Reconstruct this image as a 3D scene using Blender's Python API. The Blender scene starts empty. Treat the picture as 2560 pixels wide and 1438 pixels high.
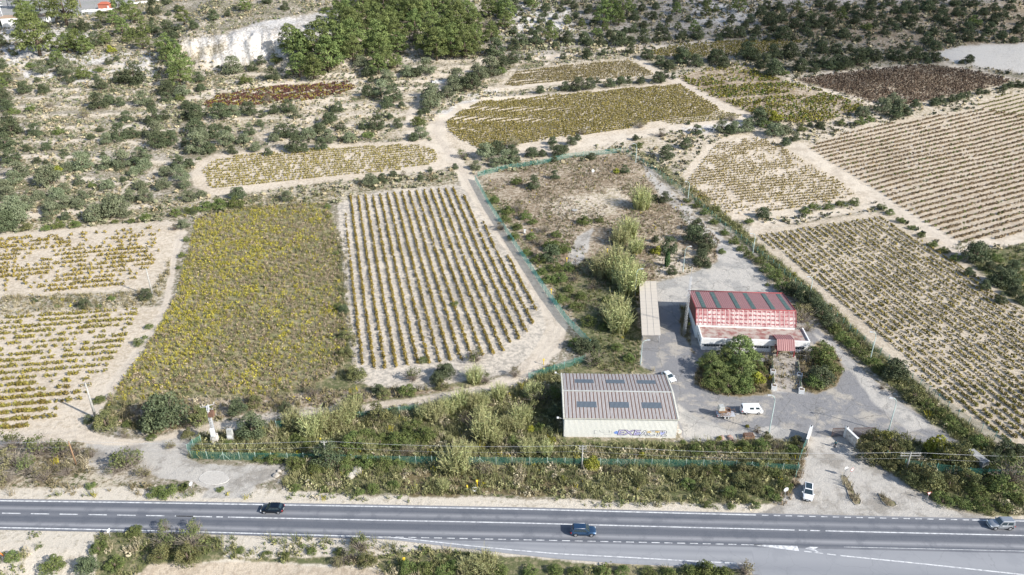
import bpy, bmesh, math, random
import numpy as np
from mathutils import Vector, Matrix
rng = np.random.default_rng(7); random.seed(7)
S = bpy.context.scene; C = S.collection; R = math.radians; PI = math.pi
# ---------------------------------------------------------------- camera, sky, sun, exposure
F, TH, H = 1940.0, R(27.7), 102.4
ST, CT = math.sin(TH), math.cos(TH)
cam = bpy.data.objects.new('camera', bpy.data.cameras.new('camera')); C.objects.link(cam)
cam.location = (0, 0, H); cam.rotation_euler = (PI/2-TH, 0, 0)
cam.data.sensor_width = 36; cam.data.lens = 36*F/2560; cam.data.clip_end = 9000; cam.data.clip_start = 1
S.camera = cam
SUN_EL = R(32.5); SDIR = Vector((.87*math.cos(SUN_EL), -.493*math.cos(SUN_EL), math.sin(SUN_EL)))
w = bpy.data.worlds.new('World'); S.world = w; w.use_nodes = True
nt = w.node_tree; sky = nt.nodes.new('ShaderNodeTexSky'); sky.sky_type = 'NISHITA'; sky.sun_disc = False
sky.sun_elevation = SUN_EL; sky.sun_rotation = math.atan2(SDIR.x, SDIR.y)
nt.links.new(sky.outputs[0], nt.nodes['Background'].inputs[0]); nt.nodes['Background'].inputs[1].default_value = .135
sl = bpy.data.lights.new('sun', 'SUN'); sl.energy = 5.0; sl.angle = R(.6); sl.color = (1, .965, .91)
so = bpy.data.objects.new('sun', sl); C.objects.link(so); so.rotation_euler = SDIR.to_track_quat('Z', 'Y').to_euler()
so.location = (150, -50, 300)
S.view_settings.view_transform = 'Standard'; S.view_settings.look = 'None'
S.view_settings.exposure = .46; S.view_settings.gamma = 1
S.render.engine = 'CYCLES'
# ---------------------------------------------------------------- maths
def sm(a, b, x):
    t = np.clip((x-a)/(b-a), 0, 1); return t*t*(3-2*t)
_L = rng.random((256, 256))
def vn(x, y, s=1.0, k=0):
    x = np.asarray(x, float)/s+k*17.3+1000; y = np.asarray(y, float)/s+k*31.7+1000
    i = np.floor(x).astype(int); j = np.floor(y).astype(int); fx = x-i; fy = y-j
    fx = fx*fx*(3-2*fx); fy = fy*fy*(3-2*fy)
    g = lambda a, b: _L[a & 255, b & 255]
    return (g(i, j)*(1-fx)+g(i+1, j)*fx)*(1-fy)+(g(i, j+1)*(1-fx)+g(i+1, j+1)*fx)*fy
def fbm(x, y, s, k=0): return (vn(x, y, s, k)+.5*vn(x, y, s/2.1, k+1)+.25*vn(x, y, s/4.3, k+2))/1.75
def terr(x, y):
    d = np.clip(y-180, 0, None); z = .00035*d*d; zz = z+1.6*(fbm(x, y, 60, 3)-.5); q = zz/1.5
    return np.maximum(sm(318, 340, y), sm(112, 135, -x)*sm(222, 240, y))*(1-sm(-15, 50, x))*(1-sm(395, 430, y)), q-np.floor(q)
def hgt(x, y):
    x = np.asarray(x, float); y = np.asarray(y, float)
    d = np.clip(y-180, 0, None); z = np.where(d < 380, .00035*d*d, .00035*380*380+.1*(d-380))
    # terraces of the left hillside
    wt = np.maximum(sm(318, 340, y), sm(112, 135, -x)*sm(222, 240, y))*(1-sm(-15, 50, x))*(1-sm(395, 430, y))
    zz = z+1.6*(fbm(x, y, 60, 3)-.5); st = 1.5; q = zz/st; fr = q-np.floor(q)
    zt = st*(np.floor(q)+sm(.68, .98, fr)); z = z+wt*(zt-zz)*.9
    # quarry face
    toe = 402+8*(fbm(x, x*0, 25, 5)-.5)-.03*(x+135)
    z = z+1.6*sm(0, 6, y-toe)*(1-sm(22, 34, y-toe))*sm(-200, -170, x)*(1-sm(-100, -70, x))*(1.3*(np.abs(vn(x, y*.7, 8, 33)-.5)*2-.5)+1.2*(vn(x, y*.8, 3.1, 35)-.5)+.8*(vn(x, y, 1.3, 36)-.5))
    z = z+13*sm(0, 21, y-toe)*np.exp(-np.clip(y-toe, 0, None)/90)*sm(-200, -170, x)*(1-sm(-100, -70, x))*(1+.25*(fbm(x, y, 6, 9)-.5))
    # far left: the hill drops to a plain
    k = sm(195, 245, -x)*sm(470, 520, y); z = z*(1-k)+k*(27-34*sm(480, 700, y))
    # rolling relief
    z = z+sm(190, 330, y)*3.2*(fbm(x, y, 75, 11)-.5)+sm(420, 520, y)*(1-k)*(1-sm(-60, 40, x)*.3)*3*(fbm(x, y, 30, 12)-.5)
    am = sm(5.8, 9, np.abs(y-103.6+.03*x))*(1-sm(-40, 20, x)*(1-sm(95, 102, y)))
    z = z+am*.16*(fbm(x, y, 3.5, 13)-.5)*(1-sm(10, 14, x)*sm(110, 125, y)*(1-sm(200, 230, y))*.7)
    z = z-1.3*(1-sm(90, 98, y))*(1-sm(-55, -15, x))
    return z
def proj(x, y, z):
    dz = H-z; zc = y*CT+dz*ST; return 1280+F*x/zc, 719-F*(y*ST-dz*CT)/zc
def ray(px, py):
    u = (np.asarray(px, float)-1280)/F; v = (np.asarray(py, float)-719)/F
    return u, CT-v*ST, -(ST+v*CT)
def W(px, py, z=None):
    """world point seen at photo pixel: on the terrain, or on the level z"""
    dx, dy, dz = ray(px, py)
    if z is not None:
        t = (z-H)/dz; return np.stack([dx*t, dy*t, np.zeros_like(t)+z], -1)
    sc = np.shape(dx) == (); dx, dy, dz = [np.atleast_1d(a).astype(float) for a in (dx, dy, dz)]
    ts = np.geomspace(80, 1600, 150); lo = np.full(dx.shape, 80.); hi = np.full(dx.shape, 1600.); done = np.zeros(dx.shape, bool)
    for a, b in zip(ts[:-1], ts[1:]):
        m = ~done & (H+dz*b < hgt(dx*b, dy*b)); lo[m] = a; hi[m] = b; done |= m
    for _ in range(16):
        t = (lo+hi)/2; m = H+dz*t < hgt(dx*t, dy*t); hi = np.where(m, t, hi); lo = np.where(m, lo, t)
    r = np.stack([dx*hi, dy*hi, hgt(dx*hi, dy*hi)], -1); return r[0] if sc else r
def V(px, py, z=None): return Vector([float(a) for a in W(px, py, z)])
def gz(x, y): return float(hgt(x, y))
def scl(px, py):
    p = W(px, py); return F/(p[1]*CT+(H-p[2])*ST)
def inpoly(P, x, y):
    P = np.asarray(P, float); r = np.zeros(np.shape(x), bool); n = len(P)
    b = (x > P[:, 0].min()) & (x < P[:, 0].max()) & (y > P[:, 1].min()) & (y < P[:, 1].max())
    xx = x[b]; yy = y[b]; c = np.zeros(xx.shape, bool)
    for i in range(n):
        x1, y1 = P[i]; x2, y2 = P[i-1]
        if y1 == y2: continue
        c ^= ((y1 > yy) != (y2 > yy)) & (xx < (x2-x1)*(yy-y1)/(y2-y1)+x1)
    r[b] = c; return r
def ribbon(pts, wd):
    """pixel polygon round a polyline; wd = width(s) in pixels"""
    L, Rr = [], []
    for i, p in enumerate(pts):
        a = np.array(pts[max(i-1, 0)], float); b = np.array(pts[min(i+1, len(pts)-1)], float); d = (b-a)/np.hypot(*(b-a))
        k = (wd[i] if hasattr(wd, '__len__') else wd)/2; n = np.array([-d[1], d[0]])*k
        L.append(np.array(p)+n); Rr.append(np.array(p)-n)
    return L+Rr[::-1]
# ---------------------------------------------------------------- tagging and mesh helpers
def tag(o, label=None, cat=None, group=None, kind=None):
    for k, v in (('label', label), ('category', cat), ('group', group), ('kind', kind)):
        if v: o[k] = v
    return o
def empty(name, loc, rz=0, label=None, cat=None, group=None, s=1):
    o = bpy.data.objects.new(name, None); C.objects.link(o); o.location = loc; o.rotation_euler = (0, 0, rz); o.scale = (s, s, s)
    o.empty_display_size = .2; return tag(o, label, cat, group)
def npmesh(name, V_, F_, mats, col=None, midx=None, smooth=False):
    me = bpy.data.meshes.new(name); V_ = np.asarray(V_, np.float32); F_ = np.asarray(F_, np.int32); k = F_.shape[1]; n = len(F_)
    me.vertices.add(len(V_)); me.vertices.foreach_set('co', V_.ravel())
    me.loops.add(n*k); me.loops.foreach_set('vertex_index', F_.ravel())
    me.polygons.add(n); me.polygons.foreach_set('loop_start', np.arange(0, n*k, k, dtype=np.int32)); me.polygons.foreach_set('loop_total', np.full(n, k, np.int32))
    if smooth: me.polygons.foreach_set('use_smooth', np.ones(n, bool))
    if midx is not None: me.polygons.foreach_set('material_index', np.asarray(midx, np.int32))
    for m in (mats if isinstance(mats, (list, tuple)) else [mats]): me.materials.append(m)
    if col:
        for an, a in col.items():
            at = me.attributes.new(an, 'FLOAT_COLOR', 'POINT'); q = np.ones((len(V_), 4), np.float32); q[:, :a.shape[1]] = a; at.data.foreach_set('color', q.ravel())
    me.update(); me.validate(); return me
def link(name, me, parent=None, loc=None):
    o = bpy.data.objects.new(name, me); C.objects.link(o)
    if parent: o.parent = parent
    if loc is not None: o.location = loc
    return o
class MB:
    """collects shapes; build() links them as ONE mesh object"""
    def __init__(s): s.bm = bmesh.new(); s.uv = None
    def face(s, pts, mi=0):
        f = s.bm.faces.new([s.bm.verts.new(p) for p in pts]); f.material_index = mi; return f
    def hexa(s, b, t, mi=0):
        """b, t: four bottom and four top corners, counterclockwise from above"""
        vb = [s.bm.verts.new(p) for p in b]; vt = [s.bm.verts.new(p) for p in t]
        fs = [s.bm.faces.new(vb[::-1]), s.bm.faces.new(vt)]+[s.bm.faces.new((vb[i], vb[(i+1) % 4], vt[(i+1) % 4], vt[i])) for i in range(4)]
        for f in fs: f.material_index = mi
        return s
    def box(s, x0, x1, y0, y1, z0, z1, mi=0, tp=0):
        b = [(x0, y0, z0), (x1, y0, z0), (x1, y1, z0), (x0, y1, z0)]; t = [(x0+tp, y0+tp, z1), (x1-tp, y0+tp, z1), (x1-tp, y1-tp, z1), (x0+tp, y1-tp, z1)]
        return s.hexa(b, t, mi)
    def tube(s, pts, r, n=8, mi=0, cap=True):
        rs = r if hasattr(r, '__len__') else [r]*len(pts); rings = []
        pts = [Vector(p) for p in pts]
        for i, p in enumerate(pts):
            d = (pts[min(i+1, len(pts)-1)]-pts[max(i-1, 0)]).normalized(); a = d.orthogonal().normalized() if abs(d.z) < .99 else Vector((1, 0, 0)); 
            if abs(d.z) < .99: a = d.cross(Vector((0, 0, 1))).normalized()
            b = d.cross(a).normalized(); rings.append([s.bm.verts.new(p+rs[i]*(math.cos(2*PI*k/n)*a+math.sin(2*PI*k/n)*b)) for k in range(n)])
        for A, B in zip(rings, rings[1:]):
            for k in range(n):
                f = s.bm.faces.new((A[k], A[(k+1) % n], B[(k+1) % n], B[k])); f.material_index = mi; f.smooth = True
        if cap: s.bm.faces.new(rings[0][::-1]).material_index = mi; s.bm.faces.new(rings[-1]).material_index = mi
        return s
    def beam(s, a, b, wd, mi=0): return s.tube([a, b], wd*.707, 4, mi)
    def build(s, name, mats, parent=None, loc=None, bevel=0):
        bmesh.ops.recalc_face_normals(s.bm, faces=s.bm.faces)
        if bevel: bmesh.ops.bevel(s.bm, geom=s.bm.edges[:], offset=bevel, segments=2, affect='EDGES', profile=.6)
        me = bpy.data.meshes.new(name); s.bm.to_mesh(me); s.bm.free()
        for m in (mats if isinstance(mats, (list, tuple)) else [mats]): me.materials.append(m)
        return link(name, me, parent, loc)
def copy_tree(o, parent=None):
    c = o.copy(); C.objects.link(c); c.parent = parent
    for ch in [q for q in KIDS.get(o.name, [])] if o.name in KIDS else list(o.children): copy_tree(ch, c)
    return c
KIDS = {}
# ---------------------------------------------------------------- materials
def newmat(name):
    m = bpy.data.materials.new(name); m.use_nodes = True; t = m.node_tree; return m, t, t.nodes['Principled BSDF']
def N(t, typ, **kw):
    n = t.nodes.new(typ)
    for k, v in kw.items(): setattr(n, k, v)
    return n
def noise(t, scale, det=4, rough=.6, obj=True, vec=None):
    n = N(t, 'ShaderNodeTexNoise'); n.inputs['Scale'].default_value = scale; n.inputs['Detail'].default_value = det; n.inputs['Roughness'].default_value = rough
    if vec is None:
        tc = N(t, 'ShaderNodeTexCoord'); vec = tc.outputs['Object']
    t.links.new(vec, n.inputs['Vector']); return n.outputs['Fac']
def maprange(t, src, a, b, c=0, d=1, smooth=True):
    n = N(t, 'ShaderNodeMapRange'); n.interpolation_type = 'SMOOTHSTEP' if smooth else 'LINEAR'
    for i, v in enumerate((a, b, c, d)):
        if hasattr(v, 'links'): t.links.new(v, n.inputs[i+1])
        else: n.inputs[i+1].default_value = v
    t.links.new(src, n.inputs[0]); return n.outputs[0]
def mix(t, f, a, b, mode='MIX'):
    n = N(t, 'ShaderNodeMix', data_type='RGBA', blend_type=mode)
    if hasattr(f, 'links'): t.links.new(f, n.inputs[0])
    else: n.inputs[0].default_value = f
    for i, v in ((6, a), (7, b)):
        if hasattr(v, 'links'): t.links.new(v, n.inputs[i])
        else: n.inputs[i].default_value = (*v, 1)
    return n.outputs[2]
def math_(t, op, a, b=0.0):
    n = N(t, 'ShaderNodeMath', operation=op)
    for i, v in enumerate((a, b)):
        if hasattr(v, 'links'): t.links.new(v, n.inputs[i])
        else: n.inputs[i].default_value = v
    return n.outputs[0]
def bump(t, p, h, st=.5, d=.1):
    b = N(t, 'ShaderNodeBump'); b.inputs['Strength'].default_value = st; b.inputs['Distance'].default_value = d
    t.links.new(h, b.inputs['Height']); t.links.new(b.outputs[0], p.inputs['Normal'])
def mat(name, c, rough=.7, c2=None, sc=3, metal=0, spec=.4, bmp=0):
    m, t, p = newmat(name); p.inputs['Roughness'].default_value = rough; p.inputs['Metallic'].default_value = metal; p.inputs['Specular IOR Level'].default_value = spec
    if c2 is None: c2 = tuple(v*.75 for v in c)
    f = noise(t, sc, 5, .65); t.links.new(mix(t, maprange(t, f, .38, .66), c, c2), p.inputs['Base Color'])
    if bmp: bump(t, p, f, bmp)
    return m
def leafmat(name, bright=1.0):
    m, t, p = newmat(name); a = N(t, 'ShaderNodeAttribute', attribute_name='col'); oi = N(t, 'ShaderNodeObjectInfo')
    hs = N(t, 'ShaderNodeHueSaturation'); t.links.new(a.outputs['Color'], hs.inputs['Color'])
    t.links.new(maprange(t, oi.outputs['Random'], 0, 1, .485, .515, False), hs.inputs['Hue']); t.links.new(maprange(t, oi.outputs['Random'], 0, 1, .8*bright, 1.2*bright, False), hs.inputs['Value'])
    t.links.new(hs.outputs[0], p.inputs['Base Color']); p.inputs['Roughness'].default_value = .75; p.inputs['Specular IOR Level'].default_value = .25
    return m
M = {}
M['leaf'] = leafmat('foliage')
M['bark'] = mat('bark', (.16, .12, .09), .9, (.09, .07, .05), 6)
M['conc'] = mat('concrete', (.42, .41, .38), .85, (.3, .29, .27), 2)
M['steel'] = mat('galvanised_steel', (.62, .64, .66), .45, (.5, .5, .52), 3, .3)
M['white'] = mat('white_paint', (.78, .78, .76), .5, (.68, .68, .66), 2)
M['dirtywhite'] = mat('weathered_white', (.66, .63, .58), .8, (.42, .37, .33), 1.3)
M['glass'] = mat('dark_glass', (.02, .035, .045), .08, (.03, .05, .06), 4, 0, .8)
M['tyre'] = mat('tyre_rubber', (.02, .02, .022), .85)
M['rim'] = mat('alloy_rim', (.55, .56, .58), .35, None, 5, .6)
M['red'] = mat('red_lamp', (.45, .02, .02), .3); M['lamp'] = mat('lamp_glass', (.75, .78, .8), .15)
M['black'] = mat('black_plastic', (.03, .03, .032), .6)
M['greenpost'] = mat('green_painted_post', (.10, .30, .25), .6, (.16, .34, .3), 3)
M['palepost'] = mat('pale_green_post', (.38, .48, .42), .6)
M['yellow'] = mat('yellow_paint', (.85, .6, .03), .5, (.7, .5, .05))
M['wood'] = mat('old_wood', (.36, .22, .13), .8, (.2, .12, .07), 4)
M['rust'] = mat('rusty_iron', (.22, .12, .08), .85, (.12, .07, .05), 5)
M['brown_iron'] = mat('brown_gate_paint', (.13, .08, .06), .6)
M['canvas'] = mat('grey_tarpaulin', (.5, .5, .47), .85, (.38, .38, .35), 2)
M['tile'] = mat('terracotta', (.5, .15, .09), .8, (.35, .1, .06), 3)
M['rock'] = mat('pale_rock', (.52, .48, .42), .95, (.34, .30, .25), 1.4, bmp=.5)
M['rubble'] = mat('brick_rubble', (.36, .22, .17), .9, (.3, .27, .24), 3)
def fencemat(c=(.05, .22, .18), f=.33):
    m, t, p = newmat('green_wire_netting'); p.inputs['Base Color'].default_value = (*c, 1); p.inputs['Roughness'].default_value = .6
    tr = N(t, 'ShaderNodeBsdfTransparent'); mx = N(t, 'ShaderNodeMixShader'); out = t.nodes['Material Output']
    mx.inputs[0].default_value = f; t.links.new(tr.outputs[0], mx.inputs[1]); t.links.new(p.outputs[0], mx.inputs[2]); t.links.new(mx.outputs[0], out.inputs[0]); return m
M['net'] = fencemat(); M['net2'] = fencemat((.13, .50, .42), .62)
# ---------------------------------------------------------------- ground: one fine grid, painted by kind of ground, cut into named sheets
PAL = dict(
 hill=((.52, .465, .39), (.25, .215, .155), .58, .46), pale=((.56, .485, .39), (.33, .28, .19), .50, .24), soil=((.60, .52, .415), (.46, .385, .29), .48, .07), soilq=((.54, .465, .365), (.41, .345, .26), .50, .08),
 track=((.60, .525, .425), (.47, .40, .315), .46, .02), soild=((.61, .54, .445), (.38, .34, .285), .52, .10), rut=((.53, .46, .375), (.44, .38, .31), .42, .03), rock=((.62, .59, .55), (.33, .30, .26), .5, .12), bush=((.48, .44, .40), (.24, .21, .16), .55, .42), green=((.27, .235, .14), (.12, .13, .06), .56, .4),
 dry=((.46, .39, .30), (.24, .185, .125), .56, .3), brown=((.30, .24, .16), (.16, .13, .07), .6, .3), weed=((.36, .31, .20), (.24, .23, .12), .55, .2), yard=((.245, .24, .24), (.40, .365, .315), .42, .0),
 slab=((.47, .44, .395), (.35, .335, .31), .45, .0), asph=((.21, .215, .23), (.28, .27, .26), .4, .0), apron=((.46, .43, .385), (.30, .275, .24), .47, .05), plough=((.52, .44, .34), (.40, .33, .25), .47, .04),
 grey=((.60, .56, .50), (.50, .46, .40), .4, .01), verge=((.58, .52, .43), (.40, .35, .27), .38, .17), far=((.36, .34, .33), (.26, .28, .22), .45, .1), slope=((.50, .44, .34), (.2, .16, .1), .5, .5))
T1 = [(-60, 1108), (100, 1092), (190, 1085), (270, 1108), (360, 1118), (440, 1098), (520, 1072), (600, 1062), (700, 1046), (850, 1030), (1000, 1008), (1110, 992), (1215, 975), (1290, 948), (1340, 905), (1378, 862), (1392, 820), (1372, 765), (1315, 675), (1258, 590), (1205, 510), (1172, 455), (1150, 420), (1125, 385), (1098, 350), (1088, 325), (1108, 297), (1150, 268), (1190, 252)]
T1w = [30, 30, 34, 30, 30, 34, 24, 20, 20, 18, 18, 22, 24, 30, 44, 60, 56, 40, 34, 32, 34, 40, 34, 40, 38, 46, 30, 24, 18]
T2 = [(205, 1070), (250, 1010), (300, 940), (345, 880), (385, 820), (412, 765), (428, 700), (436, 640), (448, 600), (455, 575)]
FLD = dict(
 A=[(-80, 592), (120, 576), (300, 560), (430, 552), (462, 565), (438, 640), (405, 690), (372, 725), (300, 728), (150, 736), (-80, 750)],
 B=[(-80, 795), (150, 778), (240, 772), (350, 768), (405, 765), (375, 830), (330, 890), (285, 950), (250, 1000), (215, 1040), (190, 1075), (100, 1095), (-80, 1100)],
 D=[(845, 508), (930, 482), (1140, 462), (1170, 470), (1200, 530), (1250, 600), (1320, 690), (1372, 770), (1375, 830), (1340, 880), (1270, 935), (1180, 950), (1040, 975), (920, 965), (885, 930), (868, 820), (855, 650)],
 E=[(478, 430), (500, 400), (540, 385), (650, 372), (800, 362), (1060, 352), (1130, 372), (1150, 410), (1090, 430), (950, 445), (800, 458), (620, 480), (530, 488), (485, 465)],
 G=[(1070, 320), (1100, 290), (1200, 248), (1400, 232), (1600, 214), (1690, 202), (1800, 265), (1860, 300), (1700, 315), (1560, 340), (1400, 365), (1200, 390), (1120, 360)],
 I=[(1210, 235), (1280, 180), (1400, 160), (1570, 145), (1660, 188), (1500, 205), (1400, 214), (1240, 232)],
 J=[(1600, 135), (1700, 112), (1900, 100), (2010, 104), (1980, 118), (1880, 140), (1700, 146)],
 K=[(1690, 190), (1760, 172), (1860, 162), (1900, 185), (1980, 208), (2060, 230), (2170, 258), (2150, 275), (2080, 300), (2000, 312), (1940, 300), (1850, 275), (1760, 235)],
 L=[(1985, 200), (2100, 184), (2300, 163), (2400, 172), (2530, 200), (2500, 215), (2430, 228), (2330, 250), (2270, 262), (2180, 258), (2100, 232), (2040, 215)],
 N=[(2000, 372), (2103, 334), (2204, 310), (2305, 292), (2460, 270), (2640, 290), (2640, 600), (2470, 618), (2400, 625), (2290, 560), (2150, 465), (2050, 400)],
 O=[(2440, 264), (2500, 240), (2640, 215), (2640, 300), (2500, 288)],
 P=[(1690, 460), (1725, 410), (1770, 362), (1830, 340), (1900, 342), (1960, 362), (2050, 415), (2120, 462), (2190, 505), (2080, 525), (1960, 545), (1870, 552), (1780, 545), (1700, 490)],
 Q=[(1865, 580), (2000, 560), (2120, 540), (2215, 530), (2400, 650), (2640, 830), (2640, 1180), (2500, 1110), (2400, 1040), (2300, 965), (2180, 860), (2080, 760), (1960, 660)],
 X=[(2330, 133), (2400, 116), (2640, 102), (2640, 196), (2450, 168), (2370, 152)],
 Z=[(330, 1460), (372, 1412), (640, 1405), (820, 1418), (950, 1425), (1010, 1460)])
C3 = [(490, 548), (560, 530), (680, 515), (815, 508), (838, 560), (845, 640), (852, 740), (868, 830), (862, 900), (820, 950), (760, 975), (640, 990), (480, 985), (340, 1000), (262, 1008), (300, 955), (350, 890), (400, 810), (440, 740), (462, 650), (480, 590)]
RDU = [(-200, 1244), (0, 1247), (860, 1261), (1700, 1280), (2560, 1300), (2800, 1306)]
YARD = [(1640, 706), (1720, 688), (1795, 655), (1790, 620), (1825, 598), (1880, 660), (1920, 710), (1955, 745), (2020, 800), (2090, 858), (2150, 920), (2230, 990), (2330, 1060), (2400, 1108), (2300, 1108), (2180, 1098), (2105, 1088), (2020, 1094), (1900, 1100), (1710, 1108), (1692, 1050), (1665, 950), (1608, 915), (1602, 850)]
ISL = [(1700, 770), (1722, 760), (1728, 880), (1760, 905), (1740, 925), (1735, 960), (1790, 985), (1850, 992), (1930, 985), (1925, 975), (2000, 975), (2040, 985), (2090, 965), (2110, 920), (2085, 870), (2040, 850), (2030, 880), (1745, 895), (1715, 850), (1700, 840)]
APR = [(2015, 1095), (2105, 1090), (2150, 1125), (2215, 1180), (2280, 1222), (2370, 1272), (2480, 1296), (2560, 1300), (1880, 1288), (1940, 1268), (1990, 1215), (2008, 1160)]
CMP = [(1192, 440), (1300, 408), (1550, 378), (1600, 400), (1700, 500), (1800, 600), (1790, 655), (1700, 690), (1600, 706), (1602, 930), (1500, 935), (1470, 860), (1380, 730), (1280, 590)]
BELT = [(700, 1050), (900, 1030), (1100, 1005), (1290, 965), (1370, 920), (1480, 895), (1605, 905), (1650, 935), (1410, 935), (1412, 1095), (1695, 1105), (1900, 1102), (2010, 1105), (1985, 1190), (1930, 1262), (1700, 1262), (1300, 1240), (900, 1236), (720, 1228), (705, 1205), (735, 1178), (715, 1158), (600, 1150), (475, 1145), (500, 1085), (620, 1072)]
LEFTB = [(-80, 1110), (100, 1105), (200, 1105), (235, 1120), (230, 1180), (300, 1200), (430, 1220), (480, 1240), (-80, 1238)]
RIGHTB = [(2150, 1090), (2220, 1080), (2330, 1105), (2400, 1110), (2330, 1060), (2180, 925), (2080, 835), (1990, 740), (1900, 640), (1830, 575), (1700, 480), (1590, 385), (1610, 380), (1730, 465), (1860, 575), (1960, 665), (2080, 765), (2180, 865), (2300, 965), (2400, 1045), (2500, 1115), (2640, 1180), (2640, 1290), (2480, 1292), (2370, 1265), (2280, 1215), (2215, 1175)]
RTREE = [(2380, 620), (2420, 600), (2480, 622), (2640, 600), (2640, 830), (2500, 725)]
T3 = [(1590, 145), (1640, 180), (1720, 218), (1800, 262), (1870, 295), (1920, 330), (1990, 362), (2080, 425), (2200, 500), (2300, 565), (2400, 622), (2440, 640)]
T3b = [(2400, 618), (2500, 605), (2640, 575)]
T4 = [(1200, 235), (1300, 215), (1500, 195), (1660, 187)]; T5 = [(1190, 392), (1400, 368), (1560, 345), (1700, 318), (1860, 300)]
T6 = [(1975, 205), (2080, 232), (2170, 255), (2260, 270), (2320, 262)]; T7 = [(1965, 200), (2100, 182), (2300, 162)]
T8 = [(1290, 155), (1400, 140), (1520, 122), (1660, 118), (1800, 105)]; T9 = [(1020, 320), (1030, 275), (1050, 255), (1120, 205), (1210, 150)]; T10 = [(1020, 320), (1050, 345), (1095, 380)]
T11 = [(470, 250), (500, 240), (600, 218), (800, 196), (900, 190)]; T12 = [(1700, 482), (1760, 430), (1780, 375), (1900, 342), (2000, 375), (2200, 500)]; T13 = [(2330, 150), (2400, 170), (2560, 205)]
FACE1 = [(1880, 555), (2000, 535), (2200, 508), (2215, 520), (2100, 538), (1990, 556), (1870, 580)]
FACE2 = [(1090, 285), (1140, 245), (1200, 228), (1280, 218), (1210, 248), (1150, 262), (1110, 290)]
QUARRY = [(450, 108), (560, 84), (650, 55), (750, 40), (862, 20), (850, 70), (820, 105), (740, 140), (640, 152), (560, 160), (470, 140)]
CRAG = [(0, 60), (140, 65), (240, 60), (230, 180), (150, 210), (60, 190), (0, 150)]
CRAG2 = [(150, 140), (400, 130), (400, 200), (250, 215), (130, 200)]
FARP = [(-300, -300), (400, -300), (338, 10), (240, 35), (140, 42), (0, 55), (-300, 60)]
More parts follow.
